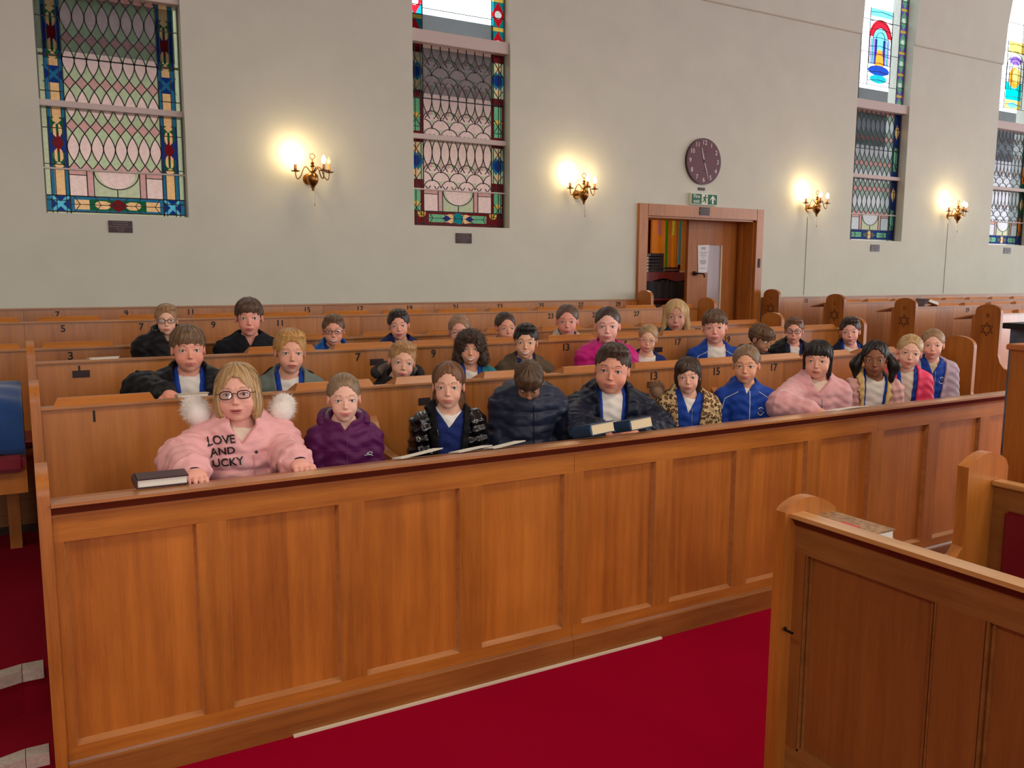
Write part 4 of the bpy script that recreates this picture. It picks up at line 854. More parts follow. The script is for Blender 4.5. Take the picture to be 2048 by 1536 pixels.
# ------------------------------------------------------------------ heads (units: chin 0, crown 1, face towards -y)
def head_sdf(sp):
    w = sp.get('wide', 1.); sm = sp.get('smile', .3)*.8+.42; op = sp.get('open', 0.)
    def f(P):
        X = P.copy(); X[:, 0] = np.abs(X[:, 0])
        d = ell(P, (0, .08, .62), (.34, .40, .365))
        d = su(d, ell(P, (0, -.09, .41), (.275*w, .275, .385)), .12)
        d = su(d, ell(P, (0, -.155, .17), (.20*w, .175, .165)), .11)
        d = su(d, ell(X, (.145*w, -.215, .29), (.12*w, .115, .12)), .07)
        d = su(d, cap(X, (.04, -.335, .575), (.17, -.295, .575), .026, .022), .05)
        d = ss(d, ell(X, (.145, -.40, .478), (.088, .070, .050)), .045)
        d = su(d, ell(P, (0, -.285, .20), (.115, .105, .095)), .06)
        d = su(d, ell(P, (0, -.25, .065), (.085*w, .085, .065)), .05)
        d = su(d, cap(P, (0, -.345, .49), (0, -.405, .35), .018, .030), .045)
        d = su(d, ell(P, (0, -.415, .33), (.034, .042, .030)), .03)
        d = su(d, ell(X, (.038, -.385, .318), (.024, .032, .022)), .025)
        up = path_d(X, [(0, -.392, .203), (.035, -.39, .207+.0*sm), (.085, -.366, .195+.02*sm), (.120+.025*sm, -.328, .182+.055*sm)], [.014, .013, .009, .005])
        lo = path_d(X, [(0, -.385, .165-.02*op), (.045, -.378, .167-.015*op), (.088, -.355, .171+.022*sm), (.118+.025*sm, -.328, .180+.055*sm)], [.017, .015, .010, .005])
        d = su(su(d, up, .018), lo, .018)
        d = ss(d, path_d(X, [(0, -.415, .186-.010*op), (.06, -.395, .186-.006*op+.012*sm), (.108+.025*sm, -.350, .182+.05*sm)], [.006+.016*op, .005+.012*op, .003]), .007)
        # lids
        d = su(d, path_d(X, [(.074, -.322, .470), (.105, -.345, .500), (.150, -.350, .511), (.192, -.332, .502), (.222, -.300, .488)], [.007, .011, .012, .011, .007]), .012)
        d = su(d, path_d(X, [(.078, -.322, .464), (.145, -.338, .444+.008*max(sm, 0)), (.215, -.302, .482)], [.005, .008, .005]), .014)
        # ears
        e = ell(X, (.345, .035, .445), (.035, .075, .112)); e = ss(e, ell(X, (.375, .015, .455), (.02, .045, .07)), .02); d = su(d, e, .025)
        return d
    return f
def head_colour(P, sp):
    skin = np.minimum(np.array(srgb(sp.get('skin', (224, 170, 148))))*1.10, .95); X = P.copy(); X[:, 0] = np.abs(X[:, 0]); c = np.tile(skin, (len(P), 1)); sm = sp.get('smile', .3)*.8+.42; op = sp.get('open', 0.)
    def mix(mask, col, a=1.): m = np.clip(mask, 0, 1)[:, None]*a; c[:] = c*(1-m)+np.array(col)*m
    rosy = skin*np.array([1.0, .66, .66]); bl = sp.get('blush', .4)*.75
    mix(np.exp(-((X-A3(.17, -.27, .30))**2).sum(1)/.012), rosy, bl); mix(np.exp(-((P-A3(0, -.45, .32))**2).sum(1)/.004), rosy, bl*.7); mix((X[:, 0] > .33)*1., rosy, .45)
    lip = np.minimum(path_d(X, [(0, -.395, .203), (.035, -.392, .207), (.085, -.366, .195+.02*sm), (.118+.025*sm, -.33, .182+.055*sm)], [.015, .014, .010, .004]), path_d(X, [(0, -.39, .165-.02*op), (.045, -.38, .167-.015*op), (.088, -.355, .171+.022*sm), (.116+.025*sm, -.33, .180+.055*sm)], [.018, .016, .010, .004]))
    lc = srgb(sp.get('lips', (196, 104, 100))); mix(np.where((lip < .006) & (P[:, 1] < -.3), 1-lip/.006*.5, 0), lc, .85)
    mo = path_d(X, [(0, -.40, .186-.010*op), (.06, -.38, .186-.006*op+.012*sm), (.108+.025*sm, -.342, .182+.05*sm)], [.006+.017*op, .005+.013*op, .005]); mix((mo < .0)*1., srgb((238, 230, 220)) if op > .5 else srgb((96, 40, 38)))
    mix((ell(X, (.026, -.42, .296), (.014, .03, .008)) < 0)*1., skin*.35)
    b = path_d(X, [(.062, -.35, .574), (.13, -.35, .598), (.215, -.29, .583)], [.009, .011, .005]); bc = srgb(sp.get('brow', (110, 78, 54))); mix(np.clip(1.2-b/.006, 0, 1)*(P[:, 1] < -.2), bc, sp.get('browa', .75))
    l = path_d(X, [(.080, -.34, .478), (.108, -.36, .498), (.15, -.365, .506), (.19, -.345, .500), (.224, -.31, .489)], .006); mix((l < .004)*1., srgb((60, 40, 34)), .8)
    return np.clip(c, 0, 1)
def eye_mesh(iris):
    vs = []; cs = []; fs = []; n, m = 20, 16; ic = srgb(iris)
    for i in range(m+1):
        th = PI*i/m
        for k in range(n):
            a = 2*PI*k/n; v = (math.sin(th)*math.cos(a), -math.cos(th), math.sin(th)*math.sin(a)); vs.append(v)
            cs.append((.008, .006, .006) if th < .20 else tuple(ic) if th < .46 else tuple(v_*.4 for v_ in ic) if th < .51 else srgb((232, 226, 220)))
    for i in range(m):
        for k in range(n): fs.append((i*n+k, i*n+(k+1) % n, (i+1)*n+(k+1) % n, (i+1)*n+k))
    me = bpy.data.meshes.new('eye'); me.from_pydata(vs, [], fs); a = me.color_attributes.new('Col', 'FLOAT_COLOR', 'POINT'); a.data.foreach_set('color', np.array([(*c, 1) for c in cs], 'f').ravel())
    me.polygons.foreach_set('use_smooth', [True]*len(me.polygons)); me.materials.append(attr_mat('eye', .08, spec=.6)); return me
EYES = {}
# ------------------------------------------------------------------ hair
def hair_fn(sp):
    st = sp['hair']; t = sp.get('vol', .035)
    base = ((0, .085, .64), (.345+t, .405+t*1.15, .375+t*1.1))
    def curls(P, a, s): return a*(np.sin(P[:, 0]*s+np.sin(P[:, 2]*s*.8)*1.5)*np.sin(P[:, 1]*s*.9+1)*np.sin(P[:, 2]*s*.85+np.sin(P[:, 0]*s)*1.2))
    lock = lambda P, a, s: a*np.sin(np.arctan2(P[:, 0], -P[:, 1]+.1)*s+3*np.sin(P[:, 2]*5))
    def f(P):
        X = P.copy(); X[:, 0] = np.abs(X[:, 0]); d = ell(P, *base)
        def face(cz=.36, rz=.44, rx=.275, cy=-.40, ry=.30): return ell(P, (0, cy, cz), (rx, ry, rz))+.012*np.sin(P[:, 0]*75+np.sin(P[:, 2]*40))+.008*np.sin(P[:, 0]*131+P[:, 2]*60)
        def shortcut(d, z0=.36):
            d = np.maximum(d, z0-.75*np.clip(-(P[:, 1]-.02), 0, .15)*-1.-P[:, 2]+0*z0)
            return ss(d, ell(X, (.37, -.02, .40), (.075, .13, .17)), .03)
        if st == 'crop':      # short back and sides
            d = ss(d, face(.34, .455, .285), .03); d = shortcut(d, .36); d = su(d, ell(P, (sp.get('part', .04), -.12, .90), (.26, .22, .10)), .14); d += lock(P, .006, 21)
        elif st == 'fringe':  # thick fringe to the brows
            d = su(d, ell(P, (0, -.235, .76), (.275, .13, .165)), .07); d = ss(d, face(.30, .335+.02*0, .30, -.46, .33), .025); d = shortcut(d, .36); d += lock(P, .008, 17)
        elif st == 'quiff':
            d = su(d, ell(P, (.02, -.17, .90), (.27, .19, .12)), .12); d = ss(d, face(.32, .42, .28), .025); d = shortcut(d, .35); d += lock(P, .010, 13)
        elif st == 'bob':     # chin-length, parted in the middle
            d = su(d, ell(X, (.30, -.04, .33), (.115, .21, .36)), .08); d = su(d, ell(P, (0, .25, .35), (.30, .2, .38)), .08); d = ss(d, ell(P, (0, -.46, .36), (.225, .36, .47)), .03); d = ss(d, cap(P, (0, -.42, .80), (0, -.15, 1.05), .02), .05); d = np.maximum(d, -.03-P[:, 2]); d += lock(P, .006, 20)
        elif st == 'tied':    # drawn back tightly
            d = ss(d, face(.36, .455, .29, -.38, .31), .03); d = shortcut(d, .33); d = su(d, ell(P, (0, .52, .62), (.09, .10, .10)), .05); d = su(d, cap(P, (0, .56, .6), (0, .58, .05), .075, .04), .05)
        elif st == 'half':    # long, tucked behind the ears
            d = ss(d, face(.36, .455, .28, -.38, .31), .03); d = ss(d, ell(X, (.37, -.03, .42), (.07, .09, .13)), .02); d = su(d, ell(X, (.22, .2, .15), (.15, .14, .38)), .06); d = ss(d, cap(P, (0, -.3, .95), (0, .05, 1.06), .014), .03); d = np.maximum(d, -.12-P[:, 2]); d += lock(P, .005, 22)
        elif st == 'curly':
            d = su(d, ell(P, (0, .06, .60), (.47, .46, .46)), .05); d = su(d, ell(X, (.38, .02, .20), (.16, .22, .30)), .08); d = su(d, ell(P, (0, -.30, .80), (.27, .12, .16)), .05); d = ss(d, ell(P, (0, -.52, .32), (.235, .38, .40)), .03); d += curls(P, .045, 26)
        elif st == 'pigtails':
            d = ss(d, face(.36, .455, .285, -.38, .31), .03); d = ss(d, ell(X, (.37, -.03, .42), (.06, .08, .12)), .02); d = np.maximum(d, .25-P[:, 2]+0)
            d = su(d, cap(X, (.40, .05, .55), (.52, .03, .30), .10, .155), .05); d = su(d, cap(X, (.52, .03, .30), (.47, -.04, -.12), .155, .06), .08); d += lock(P, .008, 15)
        elif st == 'bangs':   # straight black hair, wispy fringe, sides down
            d = su(d, ell(P, (0, -.24, .76), (.27, .12, .15)), .06); d = su(d, cap(X, (.31, -.02, .60), (.33, .0, .10), .07, .035), .06); d = ss(d, face(.28, .355, .285, -.47, .36), .02); d += lock(P, .007, 24); d = np.maximum(d, -.02-P[:, 2])
        elif st == 'side':    # chestnut hair swept over one side of the brow
            d = su(d, ell(P, (-.10, -.24, .73), (.20, .13, .17)), .06); d = ss(d, ell(P, (.05, -.46, .31), (.25, .33, .40)), .025); d = su(d, cap(X, (.30, .05, .45), (.28, .12, .0), .09, .06), .06); d += lock(P, .007, 19); d = np.maximum(d, .0-P[:, 2])
        elif st == 'woman':
            d = su(d, cap(X, (.28, -.02, .70), (.38, -.06, -.05), .12, .11), .09); d = su(d, ell(P, (0, .24, .25), (.34, .18, .45)), .08); d = ss(d, ell(P, (.0, -.46, .33), (.225, .36, .50)), .03); d = ss(d, cap(P, (.06, -.4, .85), (.05, -.1, 1.08), .015), .04); d += lock(P, .008, 15); d = np.maximum(d, -.22-P[:, 2])
        elif st == 'bowed':   # seen from above: the whole crown
            d = su(d, ell(P, (0, -.22, .72), (.30, .17, .26)), .08); d += lock(P, .009, 14)+.006*np.sin(P[:, 2]*40); d = np.maximum(d, .30-P[:, 2])
        return d
    return f
def hair_flow(P, sp):
    st = sp['hair']; cr = A3(.03, .16, 1.0)
    if st in ('tied',): v = A3(0, .6, .62)-P
    elif st == 'pigtails':
        v = np.stack([np.sign(P[:, 0])*.45, np.full(len(P), .04), np.full(len(P), .5)], 1)-P; v[np.abs(P[:, 0]) > .38] = (0, 0, -1)
    else:
        v = P-cr; v[:, 2] = np.minimum(v[:, 2], -.02)-.15*(1-np.clip(P[:, 2], 0, 1))
        if st in ('bob', 'half', 'woman', 'bangs', 'side'): v = np.where((P[:, 2] < .78)[:, None], v*.2+A3(0, .0, -.6), np.stack([P[:, 0]*2.2, (P[:, 1]-.1)*.6, np.full(len(P), -.25)], 1))
        if st in ('crop', 'quiff'): v = np.where((P[:, 2] > .80)[:, None], A3(.12, -.7, .05)+0*v, v)
    return v/(np.linalg.norm(v, axis=1)[:, None]+1e-6)
def grad(fn, P, e=.004):
    g = np.stack([fn(P+A3(e, 0, 0))-fn(P-A3(e, 0, 0)), fn(P+A3(0, e, 0))-fn(P-A3(0, e, 0)), fn(P+A3(0, 0, e))-fn(P-A3(0, 0, e))], 1); return g/(np.linalg.norm(g, axis=1)[:, None]+1e-9)
def strands(fn, V, sp, n, steps, L, w, col, rng, head=None):
    P = V[rng.integers(0, len(V), n)].astype(F4); curl = sp['hair'] == 'curly'; path = []; D = None; g = grad(fn, P); lift = rng.uniform(.002, .016, n)[:, None].astype(F4)*(2.2 if curl else 1); ph = rng.uniform(0, 6.28, n)
    l = (L*rng.uniform(.5, 1.2, n))[:, None].astype(F4)/steps
    for s in range(steps+1):
        path.append((P+g*lift, g.copy())); v = hair_flow(P, sp)+rng.normal(0, .05 if not curl else .25, (n, 3)); v -= g*(v*g).sum(1)[:, None]
        if curl: tt = np.cross(g, v); v = v*.6+tt*np.sin(ph+s*1.9)[:, None]*1.3+g*.35*np.cos(ph+s*1.9)[:, None]
        v /= np.linalg.norm(v, axis=1)[:, None]+1e-6; D = v if D is None else D*.35+v*.65; P = (P+D*l).astype(F4); d = fn(P); g = grad(fn, P); P = P-g*np.clip(d, -.03, .03)[:, None]
    if head is not None:      # no strand may lie across the face
        bad = np.zeros(n, bool); lim = .0 if sp['hair'] in ('fringe', 'bangs', 'side', 'bowed') else .045
        for p, _ in path: bad |= (head(p) < lim) & (p[:, 1] < -.12) & (p[:, 2] < .87)
        keep = ~bad; path = [(p[keep], q[keep]) for p, q in path]; n = int(keep.sum())
    vs = []; fs = []; cs = []; K = steps+1; tone = np.clip(rng.normal(1, .34, n), .4, 2.)
    for s, (p, gg) in enumerate(path):
        nx = path[min(s+1, K-1)][0]-path[max(s-1, 0)][0]; t = np.cross(nx, gg); t /= np.linalg.norm(t, axis=1)[:, None]+1e-9; ww = w*(1 if s < K-1 else .15)*(.6 if s == 0 else 1)
        vs += [p-t*ww/2, p+t*ww/2]; cs += [np.clip(np.array(col)[None]*tone[:, None], 0, 1)]*2
    vs = np.stack(vs, 1).reshape(-1, 3); cs = np.stack(cs, 1).reshape(-1, 3); b = np.arange(n)[:, None]*2*K
    for s in range(K-1): a = b+2*s; fs.append(np.concatenate([a, a+1, a+3, a+2], 1))
    return vs, np.concatenate(fs), cs
def rotm(yaw, pitch, roll):
    cy, sy, cp, sp_, cr, sr = math.cos(yaw), math.sin(yaw), math.cos(pitch), math.sin(pitch), math.cos(roll), math.sin(roll)
    return (np.array([[cy, -sy, 0], [sy, cy, 0], [0, 0, 1]])@np.array([[1, 0, 0], [0, cp, -sp_], [0, sp_, cp]])@np.array([[cr, 0, sr], [0, 1, 0], [-sr, 0, cr]])).astype(F4)

# ------------------------------------------------------------------ cloth materials
def cloth(name, col=0, rough=.8, var=.06, scale=30, bmp=.25, spec=.22, **k): return plain(name, col, rough, var=var, scale=scale, bmp=bmp, spec=spec, **k)
def leopard():
    if 'leopard_fleece' in MATS: return MATS['leopard_fleece']
    m, nt, b = newmat('leopard_fleece'); mp = texco(nt, (1, 1, 1)); nz = noise_tex(nt, mp, 30, 2); ad = nt.nodes.new('ShaderNodeMixRGB'); ad.blend_type = 'ADD'; ad.inputs[0].default_value = .02; nt.links.new(mp.outputs[0], ad.inputs[1]); nt.links.new(nz.outputs['Color'], ad.inputs[2])
    v = nt.nodes.new('ShaderNodeTexVoronoi'); v.inputs['Scale'].default_value = 52; v.inputs['Randomness'].default_value = .85; nt.links.new(ad.outputs[0], v.inputs['Vector'])
    r = ramp(nt, [(0, srgb((150, 104, 62))), (.28, srgb((150, 104, 62))), (.32, srgb((30, 18, 14))), (.47, srgb((30, 18, 14))), (.52, srgb((206, 172, 122))), (1, srgb((214, 184, 138)))]); nt.links.new(v.outputs['Distance'], r.inputs[0]); nt.links.new(r.outputs[0], b.inputs['Base Color']); b.inputs['Roughness'].default_value = .9
    MATS['leopard_fleece'] = m; return m
TR_M = None
def surf_pts(fn, xs, zs, y0, y1, x_off=0):
    """front surface of a garment at given (x, z)"""
    xs, zs = np.array(xs, F4), np.array(zs, F4); y = np.full(len(xs), y0, F4)
    for _ in range(60):
        d = fn(np.stack([xs, y, zs], 1)); y = np.where((d > .0006) & (y < y1), y+np.maximum(d*.8, .0004), y)
    return y
def person(sp):
    px, pt, pc, Y = sp['px'], sp['top'], sp['chin'], sp['Y']
    top = onY(px, pt, Y); chin = onY(px, pc, Y); hh = (top[2]-chin[2])*sp.get('hs', .97); X = float(chin[0]); seat = {'A': .56, 'B': .64, 'C': .72}[sp['row']]; floor_z = {'A': .12, 'B': .20, 'C': .28}[sp['row']]
    ang = -math.atan2(X, Y); by = ang*sp.get('bturn', .7); root = thing('person', sp['label'], 'person', (X, Y+.03, seat), by)
    lw = lambda p: np.array(world_of(root).inverted()@Vector(p))
    R = rotm(ang-by+math.radians(sp.get('yaw', 0)), math.radians(sp.get('pitch', 0)), math.radians(sp.get('roll', 0)))
    H0 = lw((X, Y, chin[2])); hc = H0+np.array([0, -.02, .0]); cen = A3(0, 0, .5)*hh   # rotate about the head's centre
    def to_w(U): return (U*hh-cen)@R.T+cen+hc
    def to_u(P): return ((P-hc-cen)@R+cen)/hh
    fine = sp['row'] == 'A'; vh = {'A': .0023, 'B': .0027, 'C': .0032}[sp['row']]
    g = head_sdf(sp); rng = np.random.default_rng(int(px))
    # --- body frame
    N = to_w(A3(0, .13, sp.get('nz', -.20))); wd = sp.get('build', 1.); s_ = hh/.2*.5+.5; sw = .108*wd**.9*s_; hip = np.array([0, .03, .09])
    Sh = [N+np.array([q*sw, .012, -.050*s_]) for q in (-1, 1)]
    El, Wr = [], []
    for i, q in enumerate((-1, 1)):
        wp = sp.get('wrist', {}).get(q)
        if wp is not None:
            w_ = lw(onY(wp[0], wp[1], wp[2])); e_ = (Sh[i]+w_)/2+np.array([q*sp.get('flare', .07), .05, -.09]); 
        else: w_ = N+np.array([q*.10*s_, -.24, -.30]); e_ = N+np.array([q*(.078+.046*wd)*s_, -.01, -.27*s_])
        ep = sp.get('elbow', {}).get(q)
        if ep is not None: e_ = lw(onY(*ep))
        El.append(e_); Wr.append(w_)
    ch, be = N*.70+hip*.30, N*.34+hip*.66; ch = ch+np.array([0, .0, .02])
    def torso(P, o):
        d = ell(P, ch, (.098*wd*s_+o*.8, .088*wd+o, .15*s_+o)); d = su(d, ell(P, be, (.100*wd**1.3*s_+o*.8, .098*wd**1.3+o, .15*s_+o)), .06)
        d = su(d, cap(P, Sh[0], Sh[1], .042*s_+o*.9), .05); return su(d, ell(P, hip, (.135*wd+o, .11+o, .10)), .05)
    def arms(P, o, i=None, rib=0.):
        r = None
        for k in ((0, 1) if i is None else (i,)):
            a = cap(P, Sh[k], El[k], .041*s_*wd**.5+o, .036*s_+o); b = cap(P, El[k], Wr[k]+(El[k]-Wr[k])*.06, .036*s_+o, .029*s_+o*.8); e = su(a, b, .03)
            r = e if r is None else np.minimum(r, e)
        return r
    nk = to_w(A3(0, .06, .15)); neck = lambda P: cap(P, nk, N+np.array([0, .01, -.03]), .205*hh*sp.get('wide', 1.)**.5, .25*hh)
    def hand_fn(i):
        q = (-1, 1)[i]; f = Wr[i]-El[i]; f = f/np.linalg.norm(f); f[2] = f[2]*.4-.05; f /= np.linalg.norm(f); n = np.cross(f, np.array([1., 0, 0])*1); n = np.array([0, 0, -1.])-f*(-f[2]); n /= np.linalg.norm(n); t = np.cross(f, n)*q*-1; c = s_*.95
        L = lambda a, b, d: Wr[i]+f*a*c+t*b*c+n*d*c
        fg = []
        for j, (b, ln) in enumerate(((-.027, .046), (-.009, .054), (.009, .050), (.026, .040))):
            fg += [(L(.062, b, 0), L(.062+ln*.5, b*1.1, .006), .0085*c), (L(.062+ln*.5, b*1.1, .006), L(.062+ln*.93, b*1.15, .024), .0075*c)]
        th = [(L(.018, -.028, .004), L(.045, -.048, .012), .0105*c), (L(.045, -.048, .012), L(.072, -.050, .02), .009*c)]
        def fn(P):
            d = su(ell(P@np.eye(3, dtype=F4), L(.036, 0, 0), (.036*c,)*2+(.026*c,)), cap(P, Wr[i]-f*.03, L(.02, 0, 0), .024*s_, .024*c), .02)
            d = su(d, cap(P, L(.06, -.024, 0), L(.06, .024, 0), .012*c), .015)
            for a, b, r in fg: d = su(d, cap(P, a, b, r), .004)
            for a, b, r in th: d = su(d, cap(P, a, b, r), .010)
            return d
        return fn, L(.06, 0, .01)
    skin = np.minimum(np.array(srgb(sp.get('skin', (224, 170, 148))))*1.10, .95)
    parts = []; vs, fs = nets(lambda P: g(P)*1., (-.42, -.54, -.03), (.42, .52, 1.03), vh/hh); parts.append((to_w(vs), fs, head_colour(vs.astype(F4), sp)))
    for i in (0, 1):
        fn, hcn = hand_fn(i); vv, ff = nets(fn, hcn-.10, hcn+.10, .0034 if fine else .005); parts.append((vv, ff, np.tile(skin*np.array([1, .93, .93]), (len(vv), 1))))
    lo = np.minimum(np.minimum(El[0], El[1]), np.minimum(Wr[0], Wr[1])); lo = np.minimum(lo, [-.2*wd, -.2, -.02])-.09; hi = np.maximum(np.maximum(np.maximum(El[0], El[1]), np.maximum(Wr[0], Wr[1])), [.2*wd, .2, N[2]+.14])+.09
    bodyf = lambda P: su(su(torso(P, -.012), neck(P), .035), arms(P, -.008), .03)
    vv, ff = nets(bodyf, lo, hi, .007); parts.append((vv, ff, np.tile(skin*.97, (len(vv), 1))))
    mesh_obj('body', parts, attr_mat('skin', .5, sss=.12, spec=.35), root)
    # eyes
    ik = sp.get('iris', (84, 66, 50))
    if ik not in EYES: EYES[ik] = eye_mesh(ik)
    for q in (-1, 1):
        e = bpy.data.objects.new('eye', EYES[ik]); COL.objects.link(e); e.parent = root; u = to_w(A3(q*.148, -.288, .478)[None])[0]; e.location = u; e.scale = (.060*hh,)*3; e.rotation_euler = Matrix(R.astype(float).tolist()).to_euler()
    # hair
    hc_ = srgb(sp.get('hcol', (96, 70, 48))); hf = hair_fn(sp); vs, fs = nets(hf, (-.72, -.62, -.32), (.72, .78, 1.22), vh*1.15/hh)
    tone = .55+.6*np.abs(np.sin(np.arctan2(vs[:, 0], vs[:, 1]+.01)*31+np.sin(vs[:, 2]*6))); roots = srgb(sp.get('roots', sp.get('hcol', (96, 70, 48))))
    cols = np.clip(np.array(hc_)*.9*tone[:, None], 0, 1); n = {'A': 2600, 'B': 1700, 'C': 1100}[sp['row']]
    parts = [(to_w(vs), fs, cols)]
    L = dict(crop=.13, fringe=.30, quiff=.20, bob=.5, tied=.45, half=.5, curly=.55, pigtails=.4, bangs=.45, side=.45, woman=.6, bowed=.35)[sp['hair']]
    sv, sf, sc_ = strands(hf, vs[vs[:, 2] > .0] if len(vs) else vs, sp, n, 7, L, .0085, hc_, rng, g); parts.append((to_w(sv), sf, sc_))
    mesh_obj('hair', parts, attr_mat('hair', .42, spec=.45, sheen=.1), root)
    # spectacles
    if sp.get('glasses'):
        gc, rr, hgt = sp['glasses']; fr = []; mb = MB(); lens = MB()
        for q in (-1, 1):
            P = [];
            for k in range(25):
                a = 2*PI*k/24; ca, sa = math.cos(a), math.sin(a); sx = abs(ca)**.75*math.copysign(1, ca); sz = abs(sa)**.75*math.copysign(1, sa); P.append((q*(.152+rr*sx), -.405-.0+.10*abs(.152+rr*sx*1-.15)**1.2+.02*(sx > 0), .472+hgt*sz))
            W = to_w(np.array(P, F4)); mb.tube(W, .0085*hh*sp.get('gthick', 1), 6, cap=False); c0 = len(lens.v); lens.add([tuple(p) for p in W[:-1]]+[tuple(p+np.array([0, .0006, 0])) for p in W[:-1]], [tuple(range(24)), tuple(range(47, 23, -1))]+[(i, i+24, (i+1) % 24+24, (i+1) % 24) for i in range(24)])
            T = to_w(np.array([(q*(.152+rr), -.385, .50), (q*.335, -.28, .50), (q*.372, .0, .50), (q*.36, .06, .47)], F4)); mb.tube(T, .007*hh, 6)
        mb.tube(to_w(np.array([(-.152+rr*.98, -.405, .485), (0, -.435, .505), (.152-rr*.98, -.405, .485)], F4)), .0085*hh, 6)
        mb.build('glasses_frame', plain('glasses_%02x%02x%02x' % gc, gc, .25), root, smooth=True, keep=True)
        if 'lens_glass' not in MATS:
            m_, nt, b = newmat('lens_glass'); t = nt.nodes.new('ShaderNodeBsdfTransparent'); gl = nt.nodes.new('ShaderNodeBsdfGlossy'); gl.inputs['Roughness'].default_value = .05; mx = nt.nodes.new('ShaderNodeMixShader'); mx.inputs[0].default_value = .09
            nt.links.new(t.outputs[0], mx.inputs[1]); nt.links.new(gl.outputs[0], mx.inputs[2]); nt.links.new(mx.outputs[0], nt.nodes['Material Output'].inputs[0]); MATS['lens_glass'] = m_
        lens.build('lens', MATS['lens_glass'], root, keep=True)
    # --- clothes
    res = {'A': .0058, 'B': .007, 'C': .008}[sp['row']]
    def wedge(P, wb, wt, x0=0., z0=None):
        z0 = N[2]-(.34 if wb > 0 else (z0 or .09)); wb = wb if wb > 0 else -.022; t = np.clip((P[:, 2]-z0)/(N[2]+.03-z0), 0, 1); xx = x0*(1-t)
        return np.maximum(np.abs(P[:, 0]-N[0]*t-xx)-(wb+(wt-wb)*t**1.3), P[:, 1]-(N[1]-.01)*1.)
    def neckhole(P, r): return cap(P, N+np.array([0, -.02, .12]), N+np.array([0, .0, -.01]), r*1.15, r*.9)
    zr = N[2]
    out = {}
    for gm in sp['wear']:
        k = gm['k']; mat = gm['mat']; o = gm['o']; rib = gm.get('rib', 0); wb, wt = gm.get('open', (0, .03)); x0 = gm.get('x0', 0.)
        def fn(P, o=o, rib=rib, gm=gm, wb=wb, wt=wt, x0=x0, only=None):
            t_ = torso(P, o); a_ = arms(P, o+gm.get('sleeve', .0))
            if rib:
                t_ = t_-rib*np.sqrt(np.abs(np.sin((P[:, 2]-zr)*PI/.062)))
                for i in (0, 1):
                    for A_, B_ in ((Sh[i], El[i]), (El[i], Wr[i])):
                        ax = (B_-A_); Ln = np.linalg.norm(ax); tt = (P-A_.astype(F4))@(ax/Ln).astype(F4); m = (cap(P, A_, B_, .06+o) < .02) & (tt > -.02) & (tt < Ln+.01); a_ = np.where(m, a_-rib*.8*np.sqrt(np.abs(np.sin(tt*PI/.06))), a_)
            if gm.get('sleeveless'): d = t_
            else: d = su(t_, a_, .012)
            wr = gm.get('wr', .0022); d = d+wr*np.sin(P[:, 0]*70+np.sin(P[:, 2]*55)*1.7)*np.sin(P[:, 2]*62+P[:, 0]*38)+wr*.9*np.sin(P[:, 2]*118+P[:, 1]*64+np.sin(P[:, 0]*40)*2)
            if gm.get('collar'):
                ch_, cr_ = gm['collar']; rr_ = np.hypot((P[:, 0]-N[0]), (P[:, 1]-N[1]-.004)*.95)-(cr_+.30*np.clip(P[:, 2]-N[2], -.02, .1)); cz = N[2]+ch_*.35; cd = np.maximum(np.abs(rr_)-gm.get('cth', .006), np.abs(P[:, 2]-cz+.25*(P[:, 1]-N[1])*-1)-ch_*.65); d = su(d, cd, .012)
            if wt > 0: d = ss(d, wedge(P, wb, wt, x0, gm.get('z0')), .006)
            d = ss(d, neckhole(P, gm.get('nh', .058*s_)), .008); return d
        if gm.get('sleeves_mat'):
            ts = lambda P: np.maximum(fn(P), -(arms(P, o+.012))); vv, ff = nets(ts, lo, hi, res); mesh_obj(gm['n'], [(vv, ff, None)], mat, root)
            for i in (0, 1):
                sf_ = lambda P, i=i: np.maximum(np.maximum(arms(P, o+.004, i)+.006*np.sin(P[:, 2]*90+P[:, 0]*60)*np.sin(P[:, 0]*80-P[:, 2]*50), -torso(P, o-.02)), -9)
                vv, ff = nets(sf_, lo, hi, res); mesh_obj('sleeve', [(vv, ff, None)], gm['sleeves_mat'], root)
        else:
            vv, ff = nets(fn, lo, hi, res); col = None
            mesh_obj(gm['n'], [(vv, ff, col)], mat, root)
        out[gm['n']] = fn
        if gm.get('hood'):
            hr, hw, hz = gm['hood']; P_ = []
            for a in np.linspace(-100, 100, 13): a_ = math.radians(a); P_.append(N+np.array([hw*math.sin(a_), .012+hw*.95*math.cos(a_), hz+.02*math.cos(a_)]))
            rads = [hr*(.40+.60*math.cos(math.radians(a)*.8)) for a in np.linspace(-100, 100, 13)]
            def hfn(P, P_=P_, rads=rads, hr=hr, hw=hw):
                d = path_d(P, P_, rads); d = su(d, ell(P, N+np.array([0, hw*1.05, -.03]), (hw*.95, hr*.9, .09)), .03); d += .004*np.sin(P[:, 0]*60+P[:, 2]*40)*np.sin(P[:, 2]*50); return ss(d, neckhole(P, .05*s_), .01)
            vv, ff = nets(hfn, N-.26, N+.26, res); mesh_obj('hood', [(vv, ff, None)], gm.get('hoodmat', mat), root)
            if gm.get('lining'):
                Pl = [N+(p-N)*np.array([.80, .80, 1])+np.array([0, .004, hr*.15]) for p in P_[1:-1]]; lf = lambda P: path_d(P, Pl, [r*.8 for r in rads[1:-1]]); lf2 = lambda P: ss(lf(P), neckhole(P, .045*s_), .01)
                vv, ff = nets(lambda P: np.maximum(lf2(P), -(P[:, 1]-N[1]+.5)), N-.26, N+.26, res); mesh_obj('hood_lining', [(vv, ff, None)], gm['lining'], root)
